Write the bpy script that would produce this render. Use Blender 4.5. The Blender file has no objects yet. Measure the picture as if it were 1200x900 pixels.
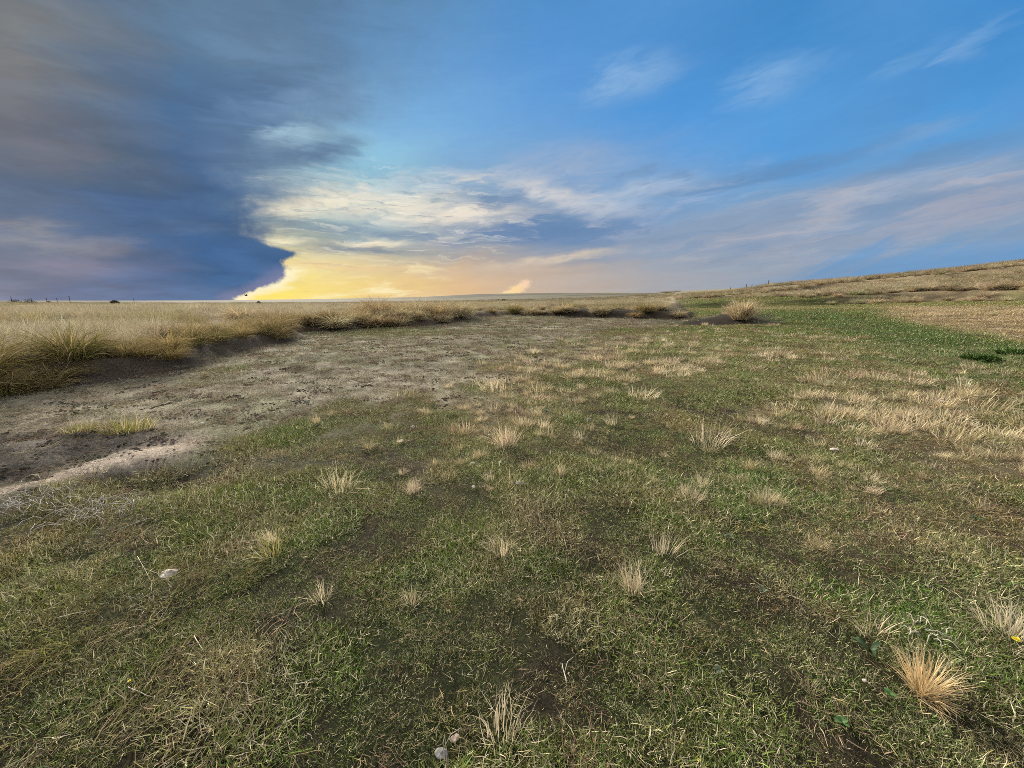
import bpy, bmesh, math, random
import numpy as np
from mathutils import Vector, Matrix

rng = np.random.default_rng(7)
random.seed(7)
S = bpy.context.scene
COL = S.collection
R = math.radians

# ------------------------------------------------------------------ camera geometry
EYE, FOC, PITCH = 1.45, 452.0, R(11.9)          # eye height; focal length and pitch of the lens that took the picture
CP, SP = math.cos(PITCH), math.sin(PITCH)
EXPOSURE = 1.2
BG = 0.1                                        # world strength


def pdir(px, py):
    u, v = px - 600.0, 450.0 - py
    return u, FOC * CP + v * SP, v * CP - FOC * SP


def azel(px, py):
    x, y, z = pdir(px, py)
    return math.degrees(math.atan2(x, y)), math.degrees(math.atan2(z, math.hypot(x, y)))


def project(x, y, z):
    dz = z - EYE
    d = y * CP - dz * SP
    d = np.where(np.abs(d) < 1e-3, 1e-3, d)
    px = 600 + FOC * x / d
    py = 450 - FOC * (y * SP + dz * CP) / d
    bad = d < 0.2
    return np.where(bad, -5000, px), np.where(bad, 5000, py)


# ------------------------------------------------------------------ noise
_T = np.random.default_rng(3).random((256, 256))


def vnoise(x, y):
    xi, yi = np.floor(x).astype(np.int64), np.floor(y).astype(np.int64)
    fx, fy = x - xi, y - yi
    fx, fy = fx * fx * (3 - 2 * fx), fy * fy * (3 - 2 * fy)
    a, b = _T[xi & 255, yi & 255], _T[(xi + 1) & 255, yi & 255]
    c, d = _T[xi & 255, (yi + 1) & 255], _T[(xi + 1) & 255, (yi + 1) & 255]
    return (a * (1 - fx) + b * fx) * (1 - fy) + (c * (1 - fx) + d * fx) * fy


def fbm(x, y, sc, oc=4, seed=0.0):
    """fractal noise, about 0..1; sc is the largest wavelength in metres"""
    x, y = np.asarray(x, float) / sc + 17.3 + seed * 31.7, np.asarray(y, float) / sc + 9.1 + seed * 12.9
    s, a, t = 0.0, 1.0, 0.0
    for _ in range(oc):
        s = s + a * vnoise(x, y)
        t += a
        a *= .5
        x, y = x * 2.03 + 5.1, y * 2.03 + 3.7
    return s / t


def sst(a, b, x):
    t = np.clip((np.asarray(x, float) - a) / (b - a), 0, 1)
    return t * t * (3 - 2 * t)


# ------------------------------------------------------------------ terrain
def sky_tan(px, py):
    x, y, z = pdir(px, py)
    return z / math.hypot(x, y)


def _far(px, py, r):
    return EYE + sky_tan(px, py) * r


KR = np.log(np.array([4, 14, 28, 50, 100, 180, 300, 500, 900, 1600, 4200.]))
_cols = [
    (-80, [0, .12, .30, .42, .55, .70, .80, .9, 1.6, 5.0, -30]),
    (-53, [0, .12, .30, .42, .55, .70, .80, .9, 1.8, _far(0, 352.3, 1600), -30]),
    (-37, [0, .14, .32, .45, .58, .72, .82, 1.0, 2.0, _far(250, 352, 1600), -30]),
    (-24, [0, .15, .36, .50, .62, .80, .95, 1.4, 3.0, _far(395, 350, 1600), -30]),
    (-13, [0, .15, .40, .56, .75, 1.0, 1.5, 3.0, 8.0, _far(492, 348, 1600), -30]),
    (-5, [0, .15, .40, .62, .90, 1.4, 2.4, 5.0, 14., _far(560, 344.6, 1600), -30]),
    (3, [0, .15, .40, .66, .98, 1.6, 3.0, 6.5, 17., _far(624, 343.4, 1600), -30]),
    (14, [0, .15, .42, .75, 1.3, 2.4, 4.6, 9.0, 20., _far(715, 342.6, 1600), -30]),
    (23.5, [0, .15, .42, .85, 1.9, 4.4, _far(800, 341, 300), 11, 22, 35, -30]),
    (29.5, [0, .16, .45, 1.0, 2.5, 5.8, _far(860, 337.5, 300), 14, 22, 35, -30]),
    (33, [0, .16, .47, 1.1, 3.1, _far(900, 333.5, 180), 11.5, 15, 22, 35, -30]),
    (41, [0, .17, .55, 1.3, 4.6, _far(1000, 327, 180), 11.5, 15, 22, 35, -30]),
    (47, [0, .18, .60, 1.5, 5.4, _far(1100, 317.5, 180), 13, 16, 22, 35, -30]),
    (52.5, [0, .20, .66, 1.7, 6.2, _far(1200, 305.5, 180), 15, 18, 22, 35, -30]),
    (80, [0, .22, .75, 2.4, 9.0, 20, 23, 25, 28, 35, -30]),
    (140, [0, 0, .1, .2, .5, 1, 2, 3, 5, 8, -30]),
]
KA = np.array([c[0] for c in _cols], float)
KZ = np.array([c[1] for c in _cols], float)


def base_z(x, y):
    x, y = np.asarray(x, float), np.asarray(y, float)
    r = np.hypot(x, y) + 1e-6
    az = np.degrees(np.arctan2(x, y))
    az = np.where(az < -80, np.clip(-80 - (az + 80), None, 140) * 0 + np.where(az < -110, 140, -80), az)
    az = np.clip(az, -80, 140)
    lr = np.log(np.clip(r, 4, 4200))
    ia = np.clip(np.searchsorted(KA, az) - 1, 0, len(KA) - 2)
    fa = np.clip((az - KA[ia]) / (KA[ia + 1] - KA[ia]), 0, 1)
    ir = np.clip(np.searchsorted(KR, lr) - 1, 0, len(KR) - 2)
    t = np.clip((np.exp(lr) - np.exp(KR[ir])) / (np.exp(KR[ir + 1]) - np.exp(KR[ir])), 0, 1)
    z0 = KZ[ia, ir] * (1 - t) + KZ[ia, ir + 1] * t
    z1 = KZ[ia + 1, ir] * (1 - t) + KZ[ia + 1, ir + 1] * t
    return z0 * (1 - fa) + z1 * fa


def hit(px, py, zf=None, rmax=1500):
    """the ground point seen at a pixel of the photograph"""
    zf = zf or base_z
    d = np.array(pdir(px, py))
    d /= math.hypot(d[0], d[1])
    r = np.exp(np.linspace(math.log(.6), math.log(rmax), 1400))
    f = EYE + d[2] * r - zf(d[0] * r, d[1] * r)
    k = np.nonzero(f < 0)[0]
    rr = r[k[0]] if len(k) else rmax
    if len(k) and k[0] > 0:
        a, b = f[k[0] - 1], f[k[0]]
        rr = r[k[0] - 1] + (r[k[0]] - r[k[0] - 1]) * a / (a - b)
    return float(d[0] * rr), float(d[1] * rr)


# foot of the grassy bank that edges the raised field (left, then the far side, then back along the big tussock)
BANK_PX = [(-420, 640), (-200, 520), (-60, 476), (0, 463), (70, 455), (130, 449), (175, 442), (215, 437), (250, 426), (270, 417), (310, 408),
           (345, 399), (362, 394), (352, 389), (372, 388.5), (412, 387), (432, 384.5), (470, 383.5), (500, 382.5), (528, 379.5), (548, 376.5), (556, 372.5),
           (585, 371), (596, 370.5), (625, 371), (660, 371.5), (700, 372.2), (745, 373.6), (778, 374.3), (798, 374.4),
           (812, 373), (815, 370.5), (812, 367)]
BANK = [hit(*p) for p in BANK_PX]
FIELD = BANK + [(25, 58), (62, 150), (400, 900), (0, 2500), (-2500, 2500), (-2500, -300), (-40, -8)]


def sd_poly(x, y, poly):
    """signed distance to a polygon, positive inside"""
    x, y = np.asarray(x, float), np.asarray(y, float)
    d = np.full(x.shape, 1e18)
    ins = np.zeros(x.shape, bool)
    n = len(poly)
    for i in range(n):
        ax, ay = poly[i]
        bx, by = poly[(i + 1) % n]
        ex, ey = bx - ax, by - ay
        t = np.clip(((x - ax) * ex + (y - ay) * ey) / (ex * ex + ey * ey + 1e-12), 0, 1)
        d = np.minimum(d, (x - ax - ex * t) ** 2 + (y - ay - ey * t) ** 2)
        c = ((ay > y) != (by > y)) & (x < (bx - ax) * (y - ay) / ((by - ay) if by != ay else 1e-12) + ax)
        ins ^= c
    d = np.sqrt(d)
    return np.where(ins, d, -d)


def field_sd(x, y):
    r = np.hypot(x, y)
    w = (fbm(x, y, 1.6, 3, 2) - .5) * np.clip(r / 12, .25, 1.1)
    return sd_poly(x, y, FIELD) + w * .8


def bank_h(x, y):
    """height of the bank above the flat along its run"""
    x = np.asarray(x, float)
    return .30 + .22 * sst(-13, -6, x) * 0 + .10 * fbm(x, y, 7, 2, 5) + .14 * sst(0, 6, x) - .12 * sst(16, 24, x)


def terrace(x, y):
    """little eroded steps that run along the slope at the right"""
    r = np.hypot(x, y)
    az = np.degrees(np.arctan2(x, y))
    return fbm(az * .55, r, 13, 3, 71), sst(46, 60, r) * sst(190, 120, r) * sst(20, 30, az) * (y > 0)


def terrain(x, y, sd=None):
    x, y = np.asarray(x, float), np.asarray(y, float)
    r = np.hypot(x, y)
    z = base_z(x, y)
    if sd is None:
        sd = field_sd(x, y)
    wide = np.clip(r / 30, .45, 1.2)
    z = z + bank_h(x, y) * sst(-.05, wide, sd) * sst(80, 36, r)
    # hummocks and cattle-trodden ground
    z = z + (fbm(x, y, 1.3, 3, 1) - .5) * .09 * sst(.8, 3, r) + (fbm(x, y, .28, 3, 4) - .5) * .035
    z = z + (fbm(x, y, 9, 3, 6) - .5) * .22 * sst(8, 30, r)
    z = z + (fbm(x, y, 60, 4, 7) - .5) * 1.1 * sst(60, 200, r) * (1 - .6 * sst(500, 1500, r))
    tb, hm = terrace(x, y)
    z = z + (sst(.47, .55, tb) - .5) * 1.1 * hm
    px, py = project(x, y, base_z(x, y))
    # small terrace of trodden mud at the left, with a worn path on its shoulder
    m = sst(300, 120, px) * sst(500, 512, py) * sst(622, 588, py + .28 * px) * (y > .5)
    z = z + m * .05 + m * (fbm(x, y, .45, 4, 8) - .5) * .24
    # the mound that carries the lone tussock, and the cut face before it
    for cx, cy, rx, ry, dep in ((185, 566, 95, 15, -.09), (868, 374.5, 46, 3.2, .42), (842, 378.9, 56, 1.5, -.26)):
        z = z + dep * np.exp(-((px - cx) / rx) ** 2 - ((py - cy) / ry) ** 2) * (y > 1)
    return z


def gz(x, y):
    return float(terrain(np.array([x]), np.array([y]))[0])


def hitg(px, py):
    return hit(px, py, terrain, 900)


# ------------------------------------------------------------------ what grows where (evaluated once, stored on the ground and the plants)
def ell(px, py, cx, cy, rx, ry, rot=0.0):
    c, s = math.cos(R(rot)), math.sin(R(rot))
    dx, dy = px - cx, py - cy
    return np.exp(-(((dx * c + dy * s) / rx) ** 2 + ((-dx * s + dy * c) / ry) ** 2))


# edge between the trodden bare ground (above) and the turf (below), as seen: (px -> py)
_EX = np.array([-900, 0, 120, 200, 260, 330, 400, 455, 520, 560, 620, 720, 800, 900, 930, 2000.])
_EY = np.array([700, 612, 575, 548, 530, 516, 494, 478, 454, 432, 414, 397, 386, 380, 372, 340.])


def zones(x, y, z=None):
    """weights of bare ground, dry straw, lush green, wet dark green, mud, path, thatch at ground points"""
    x, y = np.asarray(x, float), np.asarray(y, float)
    px, py = project(x, y, base_z(x, y))
    front = sst(.3, 1.0, y)
    sd = field_sd(x, y)
    r = np.hypot(x, y)
    n1, n2, n3 = fbm(x, y, 2.2, 4, 11), fbm(x, y, .55, 4, 12), fbm(x, y, 6, 3, 13)
    e = np.interp(px, _EX, _EY)
    scale = np.clip((py - 352) / 100, .06, 2.2)
    q = (e - py) / scale / 30 + (n1 - .5) * 3.4 + (n2 - .5) * 2.6
    dirt = sst(-.7, .9, q) * front * np.maximum(sst(835, 760, px + (n1 - .5) * 60), ell(px, py, 868, 376, 60, 4.5))
    dirt = dirt * (1 - .75 * ell(px, py, 450, 389, 85, 6)) * (1 - .6 * ell(px, py, 260, 437, 70, 7, -14))
    straw = (ell(px, py, 840, 424, 130, 20, 4) * 1.0 + ell(px, py, 640, 460, 60, 40) * .35 + ell(px, py, 1040, 470, 90, 34, 10) * .9 + ell(px, py, 1180, 520, 70, 40) * .9
             + ell(px, py, 970, 395, 120, 10) * .25 + ell(px, py, 1010, 560, 110, 70) * .35 + ell(px, py, 900, 470, 60, 20) * .6
             + ell(px, py, 600, 440, 50, 50) * .4 + ell(px, py, 560, 510, 110, 60) * .4 + ell(px, py, 720, 420, 80, 25) * .6 + .10 * sst(520, 640, px) * sst(400, 420, py))
    straw = np.clip(straw, 0, 1.2) * sst(.36, .66, n2 * .6 + n1 * .4)
    tanflat = sst(1010, 1080, px + (py - 370) * -1.2) * sst(357, 362, py) * sst(404, 392, py - (px - 1200) * .16)
    tanflat = np.maximum(tanflat, .8 * ell(px, py, 940, 361.5, 120, 1.6)) * front
    wet = (ell(px, py, 1080, 405, 130, 19, 8) + ell(px, py, 1190, 412, 80, 14, 6) + ell(px, py, 1010, 380, 80, 9, 6) + ell(px, py, 930, 371, 60, 5)) * (1 - tanflat)
    wet = np.clip(wet, 0, 1) * front
    mud = sst(290, 150, px) * sst(500, 512, py + n2 * 14 - 7) * sst(598, 560, py + .22 * px + n2 * 26 - 13) * front
    path = np.exp(-((py - (578 - .245 * px) - (n2 - .5) * 16) / (6 + .014 * px)) ** 2) * sst(262, 215, px + (n2 - .5) * 60) * sst(-260, -60, px) * front
    path = np.clip(path * (.95 + .6 * fbm(x, y, .35, 3, 15)), 0, 1)
    brown = .60 * sst(.60, .80, n1 * .5 + n2 * .5 + .20 * ell(px, py, 520, 620, 70, 40) + .16 * ell(px, py, 660, 790, 110, 110) + .10 * ell(px, py, 960, 720, 160, 90)
                + .1 * ell(px, py, 380, 880, 90, 50)) * front
    mat = sst(430, 180, px + (n1 - .5) * 160) * sst(590, 660, py + (n1 - .5) * 80) * front
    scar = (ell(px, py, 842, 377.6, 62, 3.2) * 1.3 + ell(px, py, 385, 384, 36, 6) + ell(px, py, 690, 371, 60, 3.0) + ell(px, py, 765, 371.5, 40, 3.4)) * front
    hill = sst(0, 10, r - np.interp(np.degrees(np.arctan2(x, y)), [-90, 15, 22, 30, 40, 52, 90], [3000, 400, 120, 62, 50, 48, 30]))
    return dict(px=px, py=py, sd=sd, r=r, dirt=np.clip(dirt, 0, 1), straw=straw, tan=np.clip(tanflat, 0, 1), wet=wet, mud=np.clip(mud, 0, 1), path=path, brown=brown,
                mat=mat, scar=np.clip(scar, 0, 1), hill=hill, n1=n1, n2=n2, n3=n3)


def mixc(a, b, t):
    t = np.asarray(t)[..., None]
    return np.asarray(a) * (1 - t) + np.asarray(b) * t


C = dict(
    green=(.140, .182, .046), lush=(.110, .180, .040), olive=(.215, .200, .070), straw=(.47, .38, .22), pale=(.56, .48, .32), soil=(.170, .150, .110), grey=(.262, .236, .172),
    dark=(.040, .030, .022), mud=(.105, .092, .078), path=(.37, .305, .245), wet=(.062, .108, .030), tan=(.36, .28, .17), field=(.47, .41, .285), brown=(.115, .078, .052),
    bank=(.20, .155, .055))
C = {k: np.array(v) for k, v in C.items()}


def ground_colour(x, y):
    w = zones(x, y)
    c = mixc(np.array([.030, .024, .015]), np.array([.022, .030, .010]), sst(.35, .6, w['n2']) * .8)
    c = mixc(c, C['green'] * .5, .8 * sst(6, 14, w['r']))
    c = mixc(c, C['olive'], sst(.4, .7, w['n3']) * .4)
    c = mixc(c, C['brown'], w['brown'] * .8)
    dc = mixc(C['soil'], C['grey'], sst(.35, .65, w['n1']))
    dc = mixc(dc, C['dark'] * 2.5, sst(.54, .72, fbm(x, y, .22, 3, 16)) * .4)
    dc = mixc(dc, np.array([.13, .15, .07]), sst(.45, .65, fbm(x, y, 1.4, 4, 17)) * .45)
    c = mixc(c, dc, w['dirt'])
    c = mixc(c, C['tan'] * .8, w['tan'])
    c = mixc(c, C['straw'] * .7, np.clip(w['straw'], 0, 1) * .5)
    c = mixc(c, C['wet'] * .7, w['wet'] * .9)
    c = mixc(c, C['mud'], w['mud'])
    c = mixc(c, C['path'], w['path'])
    c = mixc(c, np.array([.035, .032, .020]), .75 * ell(w['px'], w['py'], 185, 566, 100, 18, -10) * sst(.35, .55, w['n2']) * (y > .3))
    inside = sst(.25, .6, w['sd'])
    fc = mixc(C['field'] * .38, C['field'] * .62, sst(.3, .7, w['n3']))
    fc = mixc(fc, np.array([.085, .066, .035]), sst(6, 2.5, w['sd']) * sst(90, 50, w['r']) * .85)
    far = sst(250, 700, w['r'])
    fn = fbm(x, y, 130, 4, 21)
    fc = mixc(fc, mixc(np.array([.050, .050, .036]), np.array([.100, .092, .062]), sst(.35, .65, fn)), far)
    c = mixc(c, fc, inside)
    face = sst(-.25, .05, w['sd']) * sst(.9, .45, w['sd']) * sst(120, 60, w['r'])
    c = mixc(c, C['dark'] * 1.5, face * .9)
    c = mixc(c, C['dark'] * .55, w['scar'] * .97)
    hc = mixc(C['tan'] * .40, C['tan'] * .70, sst(.3, .7, w['n3']))
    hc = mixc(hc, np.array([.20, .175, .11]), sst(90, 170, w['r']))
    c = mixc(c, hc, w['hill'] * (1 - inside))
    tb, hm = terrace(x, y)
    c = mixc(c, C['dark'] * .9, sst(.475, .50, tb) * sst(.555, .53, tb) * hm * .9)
    return c


# ------------------------------------------------------------------ materials
def mat(name, rough=.9, spec=.2):
    m = bpy.data.materials.new(name)
    m.use_nodes = True
    b = m.node_tree.nodes['Principled BSDF']
    b.inputs['Roughness'].default_value = rough
    b.inputs['Specular IOR Level'].default_value = spec
    return m, m.node_tree, b


def nd(nt, t, **kw):
    n = nt.nodes.new(t)
    for k, v in kw.items():
        setattr(n, k, v)
    return n


def set_in(n, **kw):
    for k, v in kw.items():
        n.inputs[k].default_value = v
    return n


def mixrgb(nt, a, b, f, mode='MIX'):
    n = nd(nt, 'ShaderNodeMix', data_type='RGBA', blend_type=mode)
    for s, v in ((n.inputs[6], a), (n.inputs[7], b), (n.inputs[0], f)):
        if hasattr(v, 'links'):
            nt.links.new(v, s)
        elif isinstance(v, (int, float)):
            s.default_value = v
        else:
            s.default_value = (*v, 1)
    return n.outputs[2]


def math_n(nt, op, a, b=None, c=None, clamp=False):
    n = nd(nt, 'ShaderNodeMath', operation=op, use_clamp=clamp)
    for s, v in zip(n.inputs, (a, b, c)):
        if v is None:
            continue
        if hasattr(v, 'links'):
            nt.links.new(v, s)
        else:
            s.default_value = v
    return n.outputs[0]


def maprange(nt, v, a, b, c=0., d=1., smooth=True):
    n = nd(nt, 'ShaderNodeMapRange', interpolation_type='SMOOTHSTEP' if smooth else 'LINEAR')
    nt.links.new(v, n.inputs[0])
    for i, q in enumerate((a, b, c, d)):
        if hasattr(q, 'links'):
            nt.links.new(q, n.inputs[i + 1])
        else:
            n.inputs[i + 1].default_value = q
    return n.outputs[0]


def noise(nt, vec, scale, detail=4, rough=.55, dist=0.):
    n = nd(nt, 'ShaderNodeTexNoise')
    set_in(n, Scale=scale, Detail=detail, Roughness=rough, Distortion=dist)
    nt.links.new(vec, n.inputs['Vector'])
    return n


def ground_material():
    m, nt, b = mat('earth_and_turf', .95, .1)
    at = nd(nt, 'ShaderNodeAttribute', attribute_name='gcol')
    geo = nd(nt, 'ShaderNodeNewGeometry')
    n1 = noise(nt, geo.outputs['Position'], 26, 8, .75)
    n2 = noise(nt, geo.outputs['Position'], 5.5, 5, .65)
    n3 = noise(nt, geo.outputs['Position'], .55, 6, .7)
    f = math_n(nt, 'MULTIPLY', maprange(nt, n1.outputs[0], .3, .7, .55, 1.45), maprange(nt, n2.outputs[0], .3, .7, .85, 1.15))
    n4 = noise(nt, geo.outputs['Position'], 150, 6, .75)
    n5 = noise(nt, geo.outputs['Position'], 70, 3, .6, 1.5)
    f = math_n(nt, 'MULTIPLY', f, maprange(nt, n4.outputs[0], .34, .66, .45, 1.6))
    f = math_n(nt, 'ADD', f, maprange(nt, n5.outputs[0], .60, .70, 0., 1.3))
    f = math_n(nt, 'MULTIPLY', f, maprange(nt, n3.outputs[0], .3, .7, .92, 1.1))
    cmb = nd(nt, 'ShaderNodeCombineColor')
    for i in range(3):
        nt.links.new(f, cmb.inputs[i])
    col = mixrgb(nt, at.outputs['Color'], cmb.outputs[0], 1.0, 'MULTIPLY')
    nt.links.new(col, b.inputs['Base Color'])
    bp = nd(nt, 'ShaderNodeBump')
    set_in(bp, Strength=1.0, Distance=.03)
    hsum = math_n(nt, 'ADD', math_n(nt, 'MULTIPLY', n1.outputs[0], .8), math_n(nt, 'MULTIPLY', n4.outputs[0], .5))
    nt.links.new(hsum, bp.inputs['Height'])
    nt.links.new(bp.outputs[0], b.inputs['Normal'])
    return m


def blade_material(name, instancer, second=(.45, .37, .22), frac=.25, transl=.3, spread=.35):
    """grass: a diffuse and translucent leaf; colour from the plant, varied blade by blade"""
    m = bpy.data.materials.new(name)
    m.use_nodes = True
    nt = m.node_tree
    nt.nodes.clear()
    out = nd(nt, 'ShaderNodeOutputMaterial')
    if instancer:
        a = nd(nt, 'ShaderNodeAttribute', attribute_name='tint', attribute_type='INSTANCER')
        base = a.outputs['Color']
    else:
        a = nd(nt, 'ShaderNodeObjectInfo')
        base = a.outputs['Color']
    bv = nd(nt, 'ShaderNodeAttribute', attribute_name='bv')
    val = maprange(nt, bv.outputs['Fac'], 0, 1, 1 - spread, 1 + spread, False)
    cmb = nd(nt, 'ShaderNodeCombineColor')
    for i in range(3):
        nt.links.new(val, cmb.inputs[i])
    c = mixrgb(nt, base, second, maprange(nt, bv.outputs['Fac'], 1 - frac - .02, 1 - frac + .02))
    bw = nd(nt, 'ShaderNodeAttribute', attribute_name='bw')
    val2 = maprange(nt, bw.outputs['Fac'], 0, 1, 1 - spread, 1 + spread, False)
    for i in range(3):
        nt.links.new(val2, cmb.inputs[i])
    c = mixrgb(nt, c, cmb.outputs[0], 1., 'MULTIPLY')
    d = nd(nt, 'ShaderNodeBsdfDiffuse')
    t = nd(nt, 'ShaderNodeBsdfTranslucent')
    nt.links.new(c, d.inputs[0])
    nt.links.new(c, t.inputs[0])
    mx = nd(nt, 'ShaderNodeMixShader')
    mx.inputs[0].default_value = transl
    nt.links.new(d.outputs[0], mx.inputs[1])
    nt.links.new(t.outputs[0], mx.inputs[2])
    nt.links.new(mx.outputs[0], out.inputs[0])
    return m


def plain_material(name, colour, rough=.85, var=.3, scale=30, spec=.25, bump=.3):
    m, nt, b = mat(name, rough, spec)
    tc = nd(nt, 'ShaderNodeTexCoord')
    n = noise(nt, tc.outputs['Object'], scale, 6, .65)
    c1 = tuple(v * (1 - var) for v in colour)
    c2 = tuple(min(1, v * (1 + var)) for v in colour)
    nt.links.new(mixrgb(nt, c1, c2, maprange(nt, n.outputs[0], .3, .7)), b.inputs['Base Color'])
    bp = nd(nt, 'ShaderNodeBump')
    set_in(bp, Strength=bump, Distance=.01)
    nt.links.new(n.outputs[0], bp.inputs['Height'])
    nt.links.new(bp.outputs[0], b.inputs['Normal'])
    return m


# ------------------------------------------------------------------ object helpers
def link(o, parent=None):
    COL.objects.link(o)
    if parent:
        o.parent = parent
    return o


def tag(o, label=None, cat=None, group=None, kind=None):
    if label:
        o['label'] = label
    if cat:
        o['category'] = cat
    if group:
        o['group'] = group
    if kind:
        o['kind'] = kind
    return o


def mesh_np(name, V, F3=None, F4=None, attrs=None, material=None, smooth=False):
    me = bpy.data.meshes.new(name)
    V = np.asarray(V, np.float32)
    faces = []
    li, ls = [], []
    n3 = 0 if F3 is None else len(F3)
    n4 = 0 if F4 is None else len(F4)
    me.vertices.add(len(V))
    me.vertices.foreach_set('co', V.ravel())
    tot = n3 * 3 + n4 * 4
    if tot:
        idx = np.concatenate([np.asarray(F4, np.int32).ravel() if n4 else np.zeros(0, np.int32), np.asarray(F3, np.int32).ravel() if n3 else np.zeros(0, np.int32)])
        st = np.concatenate([np.arange(n4) * 4, n4 * 4 + np.arange(n3) * 3]).astype(np.int32)
        me.loops.add(tot)
        me.loops.foreach_set('vertex_index', idx.astype(np.int32))
        me.polygons.add(n3 + n4)
        me.polygons.foreach_set('loop_start', st)
        if smooth:
            me.polygons.foreach_set('use_smooth', np.ones(n3 + n4, bool))
    for k, (ty, data) in (attrs or {}).items():
        a = me.attributes.new(k, ty, 'POINT')
        data = np.asarray(data)
        if ty == 'FLOAT_COLOR':
            d4 = np.ones((len(V), 4), np.float32)
            d4[:, :3] = data
            a.data.foreach_set('color', d4.ravel())
        elif ty == 'FLOAT_VECTOR':
            a.data.foreach_set('vector', data.astype(np.float32).ravel())
        elif ty == 'INT':
            a.data.foreach_set('value', data.astype(np.int32))
        else:
            a.data.foreach_set('value', data.astype(np.float32))
    me.update(calc_edges=True)
    me.validate()
    if material:
        me.materials.append(material)
    return me


def blades(n, base, azi, lean, curl, length, width, nseg=3, twist=.6, bv=None, rg=rng):
    """n curved grass blades as one set of arrays"""
    azi, lean, curl, length, width = [np.broadcast_to(np.asarray(v, float), (n,)).copy() for v in (azi, lean, curl, length, width)]
    t = np.linspace(0, 1, nseg + 1)
    ph = lean[:, None] + curl[:, None] * (t[None, :-1] + .5 / nseg)
    seg = (length / nseg)[:, None]
    rad = np.concatenate([np.zeros((n, 1)), np.cumsum(np.sin(ph) * seg, 1)], 1)
    zz = np.concatenate([np.zeros((n, 1)), np.cumsum(np.cos(ph) * seg, 1)], 1)
    az = azi[:, None] + np.cumsum(rg.normal(0, .10, (n, nseg + 1)), 1)
    cx, cy = np.cos(az), np.sin(az)
    P = np.stack([base[:, 0:1] + cx * rad, base[:, 1:2] + cy * rad, base[:, 2:3] + zz], -1)
    tw = rg.normal(0, twist, n)[:, None]
    wv = np.stack([-cy * np.cos(tw), cx * np.cos(tw), np.sin(tw) * np.ones_like(cx)], -1)
    prof = np.clip(1 - t ** 1.6, 0, 1) * np.clip(.6 + t * 1.2, 0, 1)
    w = (width[:, None] * prof[None])[:, :, None] * .5
    L, Rr = P[:, :-1] - wv[:, :-1] * w[:, :-1], P[:, :-1] + wv[:, :-1] * w[:, :-1]
    nv = 2 * nseg + 1
    V = np.empty((n, nv, 3))
    V[:, 0:2 * nseg:2] = L
    V[:, 1:2 * nseg:2] = Rr
    V[:, -1] = P[:, -1]
    o = (np.arange(n) * nv)[:, None]
    F4 = np.concatenate([np.stack([o + 2 * i, o + 2 * i + 1, o + 2 * i + 3, o + 2 * i + 2], -1).reshape(n, 4) for i in range(nseg - 1)]) if nseg > 1 else np.zeros((0, 4), int)
    F3 = np.stack([o + 2 * nseg - 2, o + 2 * nseg - 1, o + 2 * nseg], -1).reshape(n, 3)
    bvv = np.repeat(rg.random(n) if bv is None else bv, nv)
    bww = np.repeat(rg.random(n), nv)
    return V.reshape(-1, 3), F3, F4, bvv, bww


def blade_mesh(name, sets, material):
    Vs, F3s, F4s, B, W = [], [], [], [], []
    off = 0
    for V, F3, F4, bv, bw in sets:
        Vs.append(V)
        F3s.append(F3 + off)
        F4s.append(F4 + off)
        B.append(bv)
        W.append(bw)
        off += len(V)
    return mesh_np(name, np.concatenate(Vs), np.concatenate(F3s), np.concatenate(F4s), {'bv': ('FLOAT', np.concatenate(B)), 'bw': ('FLOAT', np.concatenate(W))}, material)


def disc(n, rad, rg=rng):
    a, r = rg.random(n) * 2 * math.pi, rad * np.sqrt(rg.random(n))
    return np.stack([r * np.cos(a), r * np.sin(a), np.zeros(n)], -1)


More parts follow.
